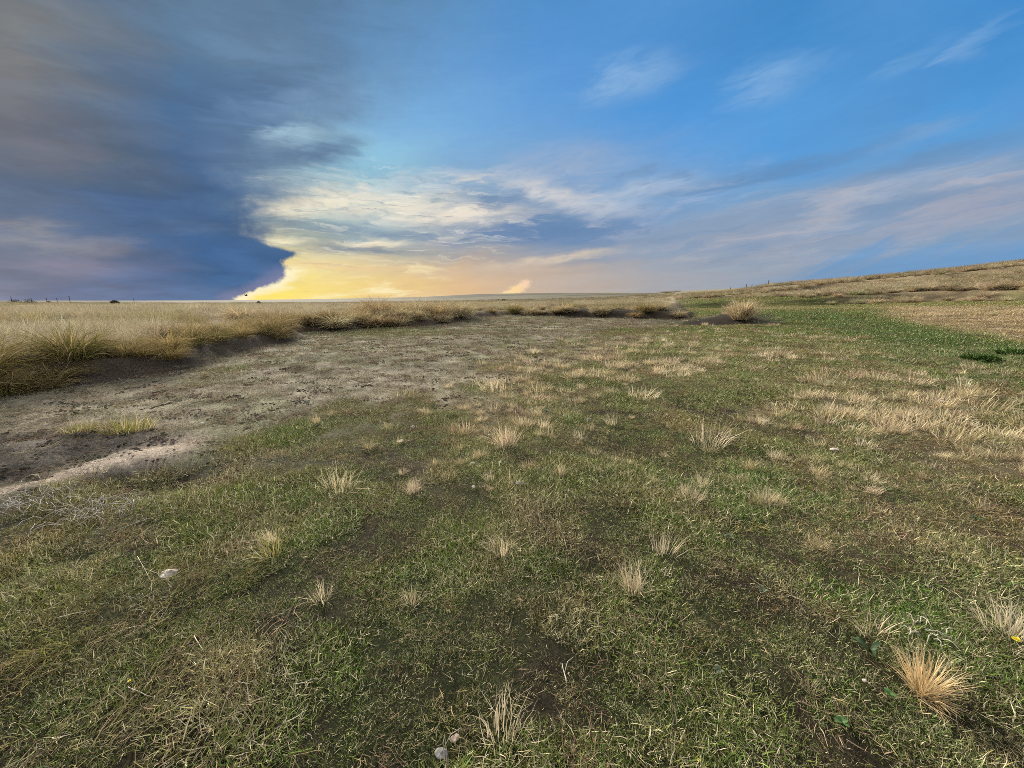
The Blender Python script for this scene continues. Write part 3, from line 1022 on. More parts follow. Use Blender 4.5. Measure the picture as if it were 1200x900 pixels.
def tufts():
    small = [tuft_mesh(random.randint(50, 150), random.uniform(.03, .07), random.uniform(.04, .06), random.uniform(.10, .17), random.uniform(.6, 1.1), .0018, .0040, 5, (-.3, 1.2), wind=random.uniform(.1, .7)) for _ in range(14)]
    far = [tuft_mesh(random.randint(50, 120), random.uniform(.08, .16), .06, random.uniform(.13, .20), random.uniform(.6, 1.2), .005, .011, 4, (-.2, 1.2), wind=random.uniform(.1, .7)) for _ in range(12)]
    pale = (.62, .53, .37)
    # the ones that stand out: pixel of the foot, size, label
    named = [
        (395, 574, 1.3, 'pale straw tuft upright in the turf right of the path'), (592, 522, 1.45, 'fan shaped pale straw tuft in the middle of the green turf'),
        (541, 507, 1.1, 'rusty straw tuft just left of the fan shaped pale tuft'), (620, 549, .8, 'small pinkish straw tuft below the fan shaped pale tuft'),
        (587, 646, .9, 'bent straw tuft beside a brown bare patch'), (742, 694, 1.0, 'thin straw tuft alone in the green foreground'),
        (1022, 745, .8, 'straggly straw tuft above the tall blond tuft'), (1176, 742, 1.2, 'flattened blond tuft near a yellow flower'),
        (830, 522, 1.7, 'wide pale straw tuft on green turf above the foreground'), (316, 636, .9, 'short straw tuft in the matted grass'),
        (318, 652, 1.0, 'yellow cushion tuft beside the white stone'), (377, 702, .9, 'straw tuft among olive turf below the white stone'),
        (573, 562, .7, 'tiny dense straw tuft beside a grey stone'), (615, 500, 1.0, 'low straw tuft uphill of the fan shaped tuft'),
        (590, 868, .8, 'bleached tuft in the nearest turf'), (484, 577, .8, 'squat straw tuft left of the grey stone'),
    ]
    for i, (px, py, s, lb) in enumerate(named):
        x, y = hitg(px, py)
        col = (.44, .31, .18) if 'rusty' in lb or 'pinkish' in lb else ((.40, .36, .12) if 'yellow cushion' in lb else pale)
        dist = math.hypot(x, y)
        place('straw_tuft', small[i % 14], x, y, s * (1.25 if dist < 3 else 1.35 + (dist - 3) * .26), col, lb, 'grass tuft', dz=-.01)
    # the blond sheaf in the right foreground: upright stems and a bent-over skirt
    x, y = hitg(1080, 812)
    n = 260
    b = disc(n, .028)
    az = np.arctan2(b[:, 1], b[:, 0]) + rng.normal(0, .35, n)
    sheaf = blades(n, b, az, rng.uniform(.0, .75, n), rng.uniform(0, .6, n), rng.uniform(.10, .20, n), rng.uniform(.002, .004, n), 5)
    m = 80
    b2 = disc(m, .035)
    low = blades(m, b2, rng.normal(-1.5, .5, m), rng.uniform(1.0, 1.45, m), rng.uniform(.0, .3, m), rng.uniform(.08, .14, m), rng.uniform(.002, .004, m), 4)
    place('straw_tuft', blade_mesh('straw_tuft', [sheaf, low], M_TUFT), x, y, 1.0, (.62, .47, .26), 'tall blond tuft fanned out like a sheaf in the right foreground', 'grass tuft', yaw=0, dz=-.005)
    # yellow green cushions on the mud
    for px, py, s, lb in ((95, 505, .9, 'small yellow green cushion of grass on the dark mud'), (150, 505, 1.5, 'larger yellow green cushion of grass beside the path')):
        x, y = hitg(px, py)
        me = tuft_mesh(420, .14, .06, .15, .9, .003, .006)
        place('grass_cushion', me, x, y, s, (.20, .19, .045), lb, 'grass tuft', dz=-.01)
    # the many small ones of the straw patches: 270 singly
    cand = []
    for r0, r1, dn in ((1.6, 6, 30), (6, 13, 22), (13, 28, 10)):
        x, y = sector(r0, r1, dn, 56)
        w = zones(x, y)
        k = rng.random(len(x)) < np.clip(w['straw'] * 1.2 + .02, 0, 1) * (1 - w['dirt']) * sst(0, -.3, w['sd']) * (1 - w['wet'])
        for a, b_, p, q in zip(x[k], y[k], w['px'][k], w['py'][k]):
            if -20 < p < 1220 and q < 930 and not (960 < p < 1200 and q > 700) and not (q > 600 and random.random() < .6):
                cand.append((a, b_))
    random.shuffle(cand)
    sized = sorted(((math.hypot(a, b_) / random.uniform(.6, 1.5)), a, b_) for a, b_ in cand)
    ones, rest = sized[:275], sized[275:]
    for _, a, b_ in ones:
        d = math.hypot(a, b_)
        lb = ('small pale straw tuft standing in the near green turf' if d < 6 else 'pale straw tuft in the dry patch across the green flat')
        gp = ('straw tufts in the near turf' if d < 6 else 'straw tufts in the dry patch')
        place('straw_tuft', random.choice(small if d < 6 else far), a, b_, random.uniform(.45, 1.3) * (1 if d < 6 else 1. + d * .03), random.choice([pale, (.45, .37, .22), (.55, .47, .31), (.42, .35, .21), (.36, .31, .16)]), lb, 'grass tuft', gp, dz=-.01)
    # the remainder
    n = len(rest)
    P = np.array([(a, b_, 0) for _, a, b_ in rest], float).reshape(-1, 3)
    P[:, 2] = terrain(P[:, 0], P[:, 1]) - .01
    far_i = [tuft_mesh(random.randint(40, 100), random.uniform(.08, .18), .05, random.uniform(.11, .19), random.uniform(.6, 1.2), .005, .011, 4, (-.2, 1.2), M_DRY, random.uniform(.1, .7)) for _ in range(10)]
    d = np.hypot(P[:, 0], P[:, 1])
    scatter('straw_grass', P, rng.random(n) * 6.283, rng.uniform(.4, 1.1, n) * (1. + d * .025), jit(np.array(pale), n, .15), rng.integers(0, 10, n), far_i,
            'low pale straw growth speckling the dry patches of the flat', 'grass')
    print('tufts', len(ones), n)


# ------------------------------------------------------------------ stones, stems, flowers, weeds
def stone_mesh(seed, sx, sy, sz, material, rough=.22):
    bm = bmesh.new()
    bmesh.ops.create_icosphere(bm, subdivisions=4, radius=1)
    rg = random.Random(seed)
    ph = [Vector((rg.uniform(-1, 1), rg.uniform(-1, 1), rg.uniform(-1, 1))).normalized() for _ in range(9)]
    am = [rg.uniform(.1, rough) for _ in ph]
    for v in bm.verts:
        d = v.co.normalized()
        f = 1.0
        for p, a in zip(ph, am):
            c = d.dot(p)
            if c > .72:
                f -= (c - .72) * a * 3.2          # planed facets
        f += .05 * math.sin(d.x * 7 + seed) * math.sin(d.y * 6) + .03 * math.sin(d.z * 13 + d.x * 11) + .015 * math.sin(d.x * 31) * math.sin(d.y * 27 + seed)
        v.co = Vector((d.x * sx * f, d.y * sy * f, d.z * sz * f))
    me = bpy.data.meshes.new('stone')
    bm.to_mesh(me)
    bm.free()
    for p in me.polygons:
        p.use_smooth = True
    me.materials.append(material)
    return me


def tube_mesh(name, paths, material, seg=6):
    """tapered bent stems: paths of (point, radius)"""
    V, F = [], []
    for path in paths:
        o = len(V)
        for i, (p, r) in enumerate(path):
            p = Vector(p)
            a = Vector(path[max(i - 1, 0)][0])
            b = Vector(path[min(i + 1, len(path) - 1)][0])
            t = (b - a).normalized()
            u = t.cross(Vector((.13, .31, .94))).normalized()
            w = t.cross(u)
            for k in range(seg):
                an = 2 * math.pi * k / seg
                V.append(p + (u * math.cos(an) + w * math.sin(an)) * r)
        for i in range(len(path) - 1):
            for k in range(seg):
                F.append((o + i * seg + k, o + i * seg + (k + 1) % seg, o + (i + 1) * seg + (k + 1) % seg, o + (i + 1) * seg + k))
        F.append(tuple(o + k for k in range(seg))[::-1])
        F.append(tuple(o + (len(path) - 1) * seg + k for k in range(seg)))
    me = bpy.data.meshes.new(name)
    me.from_pydata([tuple(v) for v in V], [], F)
    me.update()
    for p in me.polygons:
        p.use_smooth = True
    me.materials.append(material)
    return me


def ground_stem(p0, p1, r, lift=.012, wob=.01, n=5, up=0.0):
    r = r * .62
    """a stem lying on the ground between two pixels of the photograph"""
    (ax, ay), (bx, by) = hitg(*p0), hitg(*p1)
    out = []
    for i in range(n):
        t = i / (n - 1)
        x, y = ax + (bx - ax) * t + random.gauss(0, wob), ay + (by - ay) * t + random.gauss(0, wob)
        out.append([x - ax, y - ay, 0, r * (1 - .55 * t)])
        out[-1][2] = gz(x, y) + lift + up * t - gz(ax, ay)
    return (ax, ay, gz(ax, ay)), [((a, b, c), d) for a, b, c, d in out]


def small_things():
    white = plain_material('pale_stone', (.46, .42, .36), .9, .45, 14, .2, .5)
    grey = plain_material('grey_stone', (.21, .205, .19), .9, .3, 9, .2, .5)
    brownst = plain_material('brown_stone', (.27, .22, .18), .9, .35, 9, .2, .5)
    pink = plain_material('pinkish_stone', (.55, .46, .40), .9, .3, 9, .2, .5)
    stones = [
        (198, 674, 22, .62, white, 'flat white stone with a grey hollow in the lower left turf'), (978, 530, 12, .75, pink, 'rounded pinkish white stone on the right of the turf'),
        (895, 496, 11, .4, pink, 'thin white stone at the edge of the dry patch'), (484, 502, 5, .8, white, 'bright white pebble on the brown ground left of the tufts'),
        (554, 545, 5, .7, white, 'white pebble below the rusty straw tuft'), (586, 545, 5, 1.0, white, 'upright white pebble under the fan shaped tuft'),
        (573, 512, 4, .8, white, 'tiny white pebble touching the fan shaped tuft'), (609, 569, 10, .55, grey, 'grey stone with a pale edge in the middle turf'),
        (434, 451, 6, .6, white, 'whitish pebble on the bare ground at the middle left'), (237, 498, 6, .6, white, 'white pebble on the trodden earth above the path'),
        (124, 556, 5, .7, white, 'white pebble at the lower edge of the path'), (661, 489, 4, .7, white, 'small white pebble at the upper edge of the lush turf'),
        (690, 493, 7, .6, grey, 'grey pebble in the turf right of the white pebble'), (517, 886, 16, .6, grey, 'round grey stone half hidden in the nearest turf'),
        (533, 868, 13, .6, brownst, 'brownish stone beside the round grey one in the nearest turf'), (1012, 800, 5, .6, pink, 'pink chip of stone left of the tall blond tuft'),
        (555, 573, 5, .6, white, 'pale chip of stone above the brown bare patch'), (470, 519, 8, .45, pink, 'flat brown stone on the brown ground')]
    for i, (px, py, w, k, m, lb) in enumerate(stones):
        x, y = hitg(px, py)
        d = math.hypot(math.hypot(x, y), EYE)
        dep = y * CP + EYE * SP
        wd = w * dep / FOC * .5
        o = bpy.data.objects.new('stone', stone_mesh(i + 3, wd, wd * .75, wd * k * .62, m, .5))
        o.location = (x, y, gz(x, y) + wd * k * .12 + (.010 if d < 3 else .02))
        o.rotation_euler = (random.gauss(0, .15), random.gauss(0, .15), random.gauss(0, .3))
        tag(o, lb, 'stone')
        link(o)
    straw = plain_material('dry_stalk', (.55, .49, .36), .8, .2, 60, .2, .2)
    bone = plain_material('bleached_stem', (.42, .385, .33), .85, .25, 60, .2, .2)
    stems = [
        ((58, 717), (81, 703), .003, 'pale dead stem lying slanted near the left frame edge'), ((70, 727), (104, 719), .003, 'long pale stem just below the slanted one'),
        ((228, 749), (239, 768), .0035, 'thick short pale stem pointing down the slope'), ((151, 809), (180, 823), .0028, 'bent pale stem beside a yellow bud'),
        ((60, 871), (84, 866), .003, 'pale stem lying level near the bottom left'), ((162, 655), (178, 683), .0022, 'forked pale stem left of the flat white stone'),
        ((130, 627), (208, 600), .0026, 'long whitish twig crossing the matted grass'), ((345, 806), (372, 800), .003, 'straight grey stem in the middle of the matted grass'),
        ((786, 899), (799, 856), .003, 'upright pale stalk at the bottom of the turf'), ((663, 597), (667, 572), .0045, 'lone pale stalk standing in the lush turf'),
        ((665, 805), (659, 782), .005, 'grey forked twig on the brown patch'), ((337, 851), (362, 836), .0028, 'curved pale stem near the bottom'),
        ((520, 899), (526, 868), .004, 'white forked stalk beside the round grey stone'), ((955, 480), (1010, 470), .006, 'whitish twig in the dry patch')]
    for i, (a, b, r, lb) in enumerate(stems):
        up = .0
        if 'upright' in lb or 'standing' in lb or 'forked stalk' in lb:
            loc, path = ground_stem(a, (a[0] + (b[0] - a[0]) * .15, a[1] + (b[1] - a[1]) * .15), r, up=.10 if r < .0044 else .16, wob=.003)
        else:
            loc, path = ground_stem(a, b, r, lift=.018, wob=.0022)
        paths = [path]
        if 'forked' in lb:
            p, rr = path[2]
            q = path[-1][0]
            paths.append([(p, rr * .8), ((p[0] * .4 + q[0] * .6 + .02, p[1] * .4 + q[1] * .6 + .015, p[2] * .4 + q[2] * .6 + .01), rr * .6), ((q[0] + .05, q[1] + .02, q[2] + .01), rr * .4)])
        o = bpy.data.objects.new('dry_stalk', tube_mesh('dry_stalk', paths, bone if i % 3 == 0 or 'grey' in lb or 'whitish' in lb else straw))
        o.location = loc
        tag(o, lb, 'dead stem')
        link(o)
    # bleached heap of dead plant
    for (px, py, n, sc, lb) in ((108, 603, 70, 1.0, 'bleached tangle of dead stems at the lower edge of the path'), (1078, 745, 16, .42, 'greyish tangle of roots behind the tall blond tuft'), (30, 590, 60, 1.0, 'grey heap of dead stalks at the left frame edge')):
        x, y = hitg(px, py)
        z0 = gz(x, y)
        paths = []
        for k in range(n):
            ax, ay = random.gauss(0, .16 * sc), random.gauss(0, .09 * sc)
            an = random.random() * 6.283
            L = random.uniform(.08, .22) * sc
            pth = []
            for i in range(6):
                t = i / 5
                an += random.gauss(0, .35)
                ax += math.cos(an) * L / 5
                ay += math.sin(an) * L / 5
                pth.append(((ax, ay, gz(x + ax, y + ay) - z0 + .02 + .06 * sc * math.sin(t * 3.1) * random.uniform(.4, 1)), random.uniform(.0014, .0028) * (1 - .5 * t)))
            paths.append(pth)
        o = bpy.data.objects.new('dead_plant', tube_mesh('dead_plant', paths, bone, 5))
        o.location = (x, y, z0)
        tag(o, lb, 'dead plant')
        link(o)
    # yellow flowers
    yel = plain_material('yellow_petal', (.80, .66, .05), .6, .1, 40, .3, .1)
    stem_g = plain_material('flower_stem', (.10, .14, .04), .7, .2, 40, .3, .1)
    for px, py, s, lb in ((1187, 760, 1.0, 'yellow flower head beside the flattened blond tuft'), (818, 896, .38, 'tiny yellow bud at the very bottom of the turf'), (152, 802, .38, 'tiny yellow bud beside a bent pale stem')):
        x, y = hitg(px, py)
        e = bpy.data.objects.new('flower', None)
        e.location = (x, y, gz(x, y))
        e.scale = (s, s, s)
        tag(e, lb, 'flower')
        link(e)
        st = tube_mesh('stem', [[((0, 0, -.005), .0016), ((.003, .001, .02), .0014), ((.004, .002, .042), .0013)]], stem_g)
        link(bpy.data.objects.new('stem', st), e)
        V, F = [], []
        for ring, (k, rad, lift) in enumerate(((11, .014, .004), (9, .010, .008), (7, .006, .011))):
            for i in range(k):
                a = 6.283 * i / k + ring * .3
                o_ = len(V)
                ca, sa = math.cos(a), math.sin(a)
                wd = rad * .30
                for (d_, w_, h_) in ((.1, .3, 0), (.6, 1., lift * .6), (1., .35, lift)):
                    for sg in (-1, 1):
                        V.append((.004 + ca * d_ * rad - sa * w_ * wd * sg, .002 + sa * d_ * rad + ca * w_ * wd * sg, .042 + h_ + ring * .001))
                F += [(o_, o_ + 1, o_ + 3, o_ + 2), (o_ + 2, o_ + 3, o_ + 5, o_ + 4)]
        me = bpy.data.meshes.new('flower_head')
        me.from_pydata(V, [], F)
        me.materials.append(yel)
        link(bpy.data.objects.new('flower_head', me), e)
    # broad leaved weeds
    glossy = plain_material('weed_leaf', (.030, .060, .020), .6, .35, 40, .3, .3)
    light = plain_material('clover_leaf', (.05, .11, .022), .5, .25, 30, .4, .2)
    greyleaf = plain_material('woolly_leaf', (.115, .135, .085), .95, .3, 60, .05, .4)

    def leaf_rosette(n, l0, l1, wr, rise, material, seed):
        rg = random.Random(seed)
        V, F = [], []
        for i in range(n):
            a = 6.283 * i / n * 1.618 + rg.gauss(0, .2)
            L = rg.uniform(l0, l1)
            W = L * wr * rg.uniform(.8, 1.2)
            ca, sa = math.cos(a), math.sin(a)
            e0 = rg.uniform(.3, 1.1) * rise
            o_ = len(V)
            ns = 6
            for k in range(ns + 1):
                t = k / ns
                d_ = L * t
                h = .004 + e0 * L * math.sin(t * 2.2) * .6
                w_ = W * math.sin(math.pi * min(1, t * .94 + .05)) ** .8 * .5
                for sg in (-1, 0, 1):
                    V.append((ca * d_ - sa * w_ * sg, sa * d_ + ca * w_ * sg, h + (abs(sg) * w_ * .25)))
            for k in range(ns):
                q = o_ + k * 3
                F += [(q, q + 1, q + 4, q + 3), (q + 1, q + 2, q + 5, q + 4)]
        me = bpy.data.meshes.new('weed')
        me.from_pydata(V, [], F)
        me.update()
        for p in me.polygons:
            p.use_smooth = True
        me.materials.append(material)
        return me
    weeds = [
        (1018, 768, leaf_rosette(5, .04, .075, .28, 1.2, glossy, 1), 'dark glossy leaved weed left of the tall blond tuft'), (1042, 818, leaf_rosette(6, .015, .028, .8, .7, light, 2), 'bright green clover leaf below the tall blond tuft'),
        (985, 850, leaf_rosette(6, .018, .03, .8, .7, light, 3), 'bright green clover at the lower right of the turf'), (842, 790, leaf_rosette(11, .012, .028, .45, .9, greyleaf, 4), 'grey green woolly rosette in the right foreground'),
        (893, 697, leaf_rosette(13, .014, .036, .36, .9, greyleaf, 5), 'grey leaved rosette in the turf at the middle right'), (855, 632, leaf_rosette(13, .016, .040, .36, .9, greyleaf, 6), 'grey green low weed above the woolly rosettes'),
        (1145, 612, leaf_rosette(13, .02, .05, .36, .9, glossy, 7), 'dark leaved low weed near the right frame edge'), (640, 484, leaf_rosette(22, .04, .12, .26, .6, glossy, 8), 'dark flat weed patch at the top of the lush turf')]
    for i, (px, py, me, lb) in enumerate(weeds):
        x, y = hitg(px, py)
        o = bpy.data.objects.new('weed', me)
        o.location = (x, y, gz(x, y) + .012)
        tag(o, lb, 'weed')
        link(o)
    # leafy dark green plants on the wet flat
    for px, py, w, h, n, lb in ((1149, 422, .52, .17, 240, 'dark green leafy plant spreading low on the wet flat'), (1188, 416, .5, .2, 200, 'smaller dark green leafy plant at the right frame edge'),
                                ):
        x, y = hitg(px, py)
        b = disc(n, w * .5)
        b[:, 2] = rng.uniform(0, h * .5, n) * (1 - (np.hypot(b[:, 0], b[:, 1]) / (w * .5)) ** 2)
        me = blade_mesh('leafy_plant', [blades(n, b, np.arctan2(b[:, 1], b[:, 0]) + rng.normal(0, .9, n), rng.uniform(.2, 1.1, n), rng.uniform(0, .9, n), rng.uniform(.08, .20, n), rng.uniform(.025, .05, n), 4)], M_GREENP)
        place('leafy_plant', me, x, y, 1.0, (.035, .070, .020), lb, 'plant', dz=-.01)


def far_things():
    wood = plain_material('weathered_post', (.11, .09, .07), .9, .3, 8, .2, .4)

    def post(x, y, h, r, lb, cat, group=None, bar=False, name='fence_post'):
        z = gz(x, y)
        paths = [[((0, 0, -.3), r), ((.01, 0, h * .5), r * .96), ((.02, .01, h), r * .9)]]
        if bar:
            paths.append([((-h * .14, 0, h * .9), r * .6), ((0, 0, h * .9), r * .6), ((h * .14, 0, h * .9), r * .6)])
        o = bpy.data.objects.new(name, tube_mesh(name, paths, wood, 8))
        o.location = (x, y, z)
        tag(o, lb, cat, group)
        link(o)
    for px, r, h, lb in ((874, 236, 2.1, 'stout dark fence post on the skyline behind the lone tussock'), (880.5, 238, 1.7, 'thin fence post close beside the stout one on the skyline'),
                         (899.5, 176, 2.0, 'dark fence post on the skyline farther up the slope'), (856, 262, 1.3, 'short post on the skyline left of the stout one')):
        a = math.atan2(px - 600, FOC * CP + 110 * SP)
        post(r * math.sin(a), r * math.cos(a), h, .17, lb, 'fence post')
    a = R(52.6)
    post(120 * math.sin(a), 120 * math.cos(a), 2.0, .22, 'dark post on the slope at the right frame edge', 'post', name='wooden_post')
    for px, h in ((14, 6.0), (37, 4.8), (55, 5.2), (67, 4.4), (82, 7.0), (157, 5.2)):
        a = math.atan2(px - 600, FOC * CP + 97 * SP)
        r = 620
        post(r * math.sin(a), r * math.cos(a), h, .26, {14: 'far pole on the skyline near the left frame edge', 37: 'far pole above the dark bushes', 55: 'far pole right of the dark bushes', 67: 'shortest far pole left of the tallest one',
                                                      82: 'tallest far pole on the left skyline', 157: 'far pole standing apart on the left skyline'}[px], 'pole', 'poles on the left skyline', True, 'utility_pole')
    # low dark bushes
    bush_m = blade_material('bush_leaves', False, (.05, .045, .03), .3, .1, .4)
    for px, py, r, w, h, lb in ((17, 357, 300, 5.5, 2.2, 'dark low bush on the far left horizon'), (34, 357, 300, 6.0, 2.3, 'darker wide bush beside it on the far left horizon'), (57, 356, 420, 3.0, 1.6, 'faint bush right of the wide one on the horizon'),
                                (134, 361, 150, 2.4, .95, 'small dark bush in the far field'), (590, 351.3, 260, 3.6, 1.6, 'dark low bush in the far field under the small cloud'), (584, 352, 258, .8, 1.2, 'tiny dark shrub just left of the far field bush'),
                                (303, 361, 140, 1.2, .9, 'small dark shrub in the field under the yellow sky')):
        a = math.atan2(px - 600, FOC * CP + 97 * SP)
        x, y = r * math.sin(a), r * math.cos(a)
        n = 520
        b = rng.normal(0, 1, (n, 3))
        b /= np.linalg.norm(b, axis=1)[:, None]
        b *= rng.random((n, 1)) ** .4
        b[:, 0] *= w * .5
        b[:, 1] *= w * .4
        b[:, 2] = np.abs(b[:, 2]) * h * .85
        cr = blades(n, b, rng.random(n) * 6.283, rng.uniform(0, 1.6, n), rng.uniform(0, .8, n), rng.uniform(.2, .5, n) * min(1, h), rng.uniform(.08, .18, n), 2)
        e = bpy.data.objects.new('bush', None)
        e.location = (x, y, gz(x, y) + .35)
        tag(e, lb, 'bush')
        link(e)
        f = bpy.data.objects.new('foliage', blade_mesh('foliage', [cr], bush_m))
        f.color = (.045, .045, .028, 1)
        link(f, e)
        link(bpy.data.objects.new('stem', tube_mesh('stem', [[((0, 0, -.8), .08), ((.02, 0, 0), .07), ((.1, .05, h * .6), .03)], [((.02, 0, 0), .06), ((-.3 * w * .5, .1, h * .6), .02)]], wood)), e)
    # bird over the yellow sky
    dark = plain_material('dark_plumage', (.03, .028, .025), .8, .2, 10, .2, .1)
    d = Vector(pdir(288.2, 346.4)).normalized() * 75
    bm = bmesh.new()
    rings = [(-.20, .012, 0), (-.12, .05, 0), (0, .075, .0), (.12, .06, .01), (.17, .035, .02), (.22, .04, .025), (.26, .02, .02), (.30, .004, .012)]
    prev = None
    for xx, rad, zz in rings:
        cur = [bm.verts.new((xx, rad * math.cos(6.283 * k / 10), zz + rad * math.sin(6.283 * k / 10))) for k in range(10)]
        if prev:
            for k in range(10):
                bm.faces.new((prev[k], prev[(k + 1) % 10], cur[(k + 1) % 10], cur[k]))
        prev = cur
    for sg in (-1, 1):                                     # raised wings and tail with thickness
        top = [(.10, .03, .03), (-.06, .03, .03), (-.10, .20, .16), (.06, .22, .18), (-.09, .40, .24), (-.02, .42, .25)]
        vs = [bm.verts.new((a, sg * b_, c + .008)) for a, b_, c in top] + [bm.verts.new((a, sg * b_, c - .004)) for a, b_, c in top]
        for q in ((0, 1, 2, 3), (3, 2, 4, 5)):
            bm.faces.new([vs[i] for i in q])
            bm.faces.new([vs[i + 6] for i in q][::-1])
        for i, j in ((0, 3), (3, 5), (5, 4), (4, 2), (2, 1)):
            bm.faces.new((vs[i], vs[j], vs[j + 6], vs[i + 6]))
    tl = [bm.verts.new(v) for v in ((-.16, -.02, .005), (-.16, .02, .005), (-.32, .06, .0), (-.32, -.06, .0), (-.16, -.02, -.01), (-.16, .02, -.01), (-.32, .06, -.008), (-.32, -.06, -.008))]
    for q in ((0, 1, 2, 3), (7, 6, 5, 4), (1, 5, 6, 2), (2, 6, 7, 3), (3, 7, 4, 0)):
        bm.faces.new([tl[i] for i in q])
    bmesh.ops.recalc_face_normals(bm, faces=bm.faces)
    me = bpy.data.meshes.new('bird')
    bm.to_mesh(me)
    bm.free()
    me.materials.append(dark)
    o = bpy.data.objects.new('bird', me)
    o.location = d + Vector((0, 0, EYE))
    o.rotation_euler = (0, .1, R(70))
    tag(o, 'small dark bird flying low before the bright yellow sky', 'bird')
    link(o)


# ------------------------------------------------------------------ sky
SUN_AZ, SUN_EL = azel(322, 345)[0], 22.0


def lin(c):
    return np.array([(v / 255 / 12.92 if v / 255 <= .04045 else ((v / 255 + .055) / 1.055) ** 2.4) for v in c])


SKY_PTS = [
    (600, 0, 75, 140, 200), (900, 0, 66, 138, 202), (1190, 5, 68, 140, 205), (480, 10, 95, 145, 190), (750, 60, 80, 145, 208), (1000, 80, 80, 148, 210), (1190, 90, 78, 148, 212),
    (600, 100, 90, 152, 215), (460, 100, 115, 165, 210), (400, 60, 100, 145, 185), (480, 160, 125, 180, 222), (420, 200, 150, 200, 222), (600, 160, 100, 165, 225), (750, 150, 88, 155, 220),
    (900, 160, 85, 158, 222), (1100, 150, 85, 155, 215), (380, 210, 165, 205, 215), (340, 180, 130, 165, 190), (420, 260, 165, 188, 196), (350, 270, 150, 165, 165), (500, 270, 140, 158, 178),
    (640, 265, 118, 148, 182), (640, 200, 130, 165, 205), (750, 220, 128, 165, 205), (850, 215, 112, 155, 200), (850, 240, 120, 165, 205), (1000, 200, 108, 155, 202), (1000, 225, 112, 158, 202),
    (1190, 180, 108, 155, 200), (500, 300, 160, 160, 165), (600, 300, 155, 160, 172), (750, 280, 138, 158, 182), (900, 280, 142, 158, 182), (1100, 250, 138, 158, 184), (1190, 270, 128, 157, 190),
    (400, 300, 226, 212, 172), (340, 310, 253, 232, 150), (340, 345, 255, 232, 118), (420, 340, 246, 213, 138), (500, 335, 224, 188, 138), (560, 338, 226, 190, 148), (640, 335, 196, 177, 162),
    (720, 330, 180, 172, 166), (820, 325, 166, 166, 172), (900, 305, 152, 164, 180), (1000, 300, 135, 158, 185), (1100, 285, 130, 158, 188), (1190, 285, 125, 157, 192), (1000, 322, 130, 155, 185), (1190, 310, 120, 155, 192),
    (250, 350, 255, 222, 110), (250, 300, 230, 210, 160), (250, 250, 150, 170, 180), (100, 350, 240, 200, 120), (100, 200, 120, 150, 175), (0, 350, 200, 180, 140), (0, 100, 110, 140, 170)]
CLOUD_PTS = [
    (300, 40, 95, 130, 165), (250, 10, 90, 125, 155), (200, 60, 85, 118, 150), (250, 120, 72, 110, 150), (120, 40, 98, 115, 135), (60, 80, 112, 120, 130), (5, 20, 130, 130, 128), (5, 100, 118, 118, 125),
    (60, 180, 108, 118, 132), (150, 180, 92, 112, 138), (350, 100, 95, 135, 175), (450, 60, 100, 145, 188), (250, 200, 72, 105, 146), (200, 270, 68, 103, 148), (270, 300, 66, 103, 150), (250, 330, 74, 110, 154),
    (300, 320, 74, 110, 155), (130, 320, 95, 118, 158), (60, 330, 122, 128, 152), (20, 345, 138, 140, 160), (10, 300, 128, 132, 148), (40, 260, 108, 122, 145), (100, 260, 88, 112, 145), (110, 290, 102, 118, 148),
    (320, 250, 85, 115, 152), (330, 210, 92, 120, 152), (400, 170, 105, 130, 158), (130, 350, 110, 128, 165), (250, 350, 95, 120, 158)]


def field_of(pts, a, e):
    """smooth interpolation of sky colours seen at given directions"""
    num, den = np.zeros(3), 0.0
    for px, py, r, g, b in pts:
        A, E = azel(px, py)
        d2 = ((A - a) / 1.5) ** 2 + (E - e) ** 2 + .25
        w = d2 ** -1.8
        num += w * lin((r, g, b))
        den += w
    return num / den


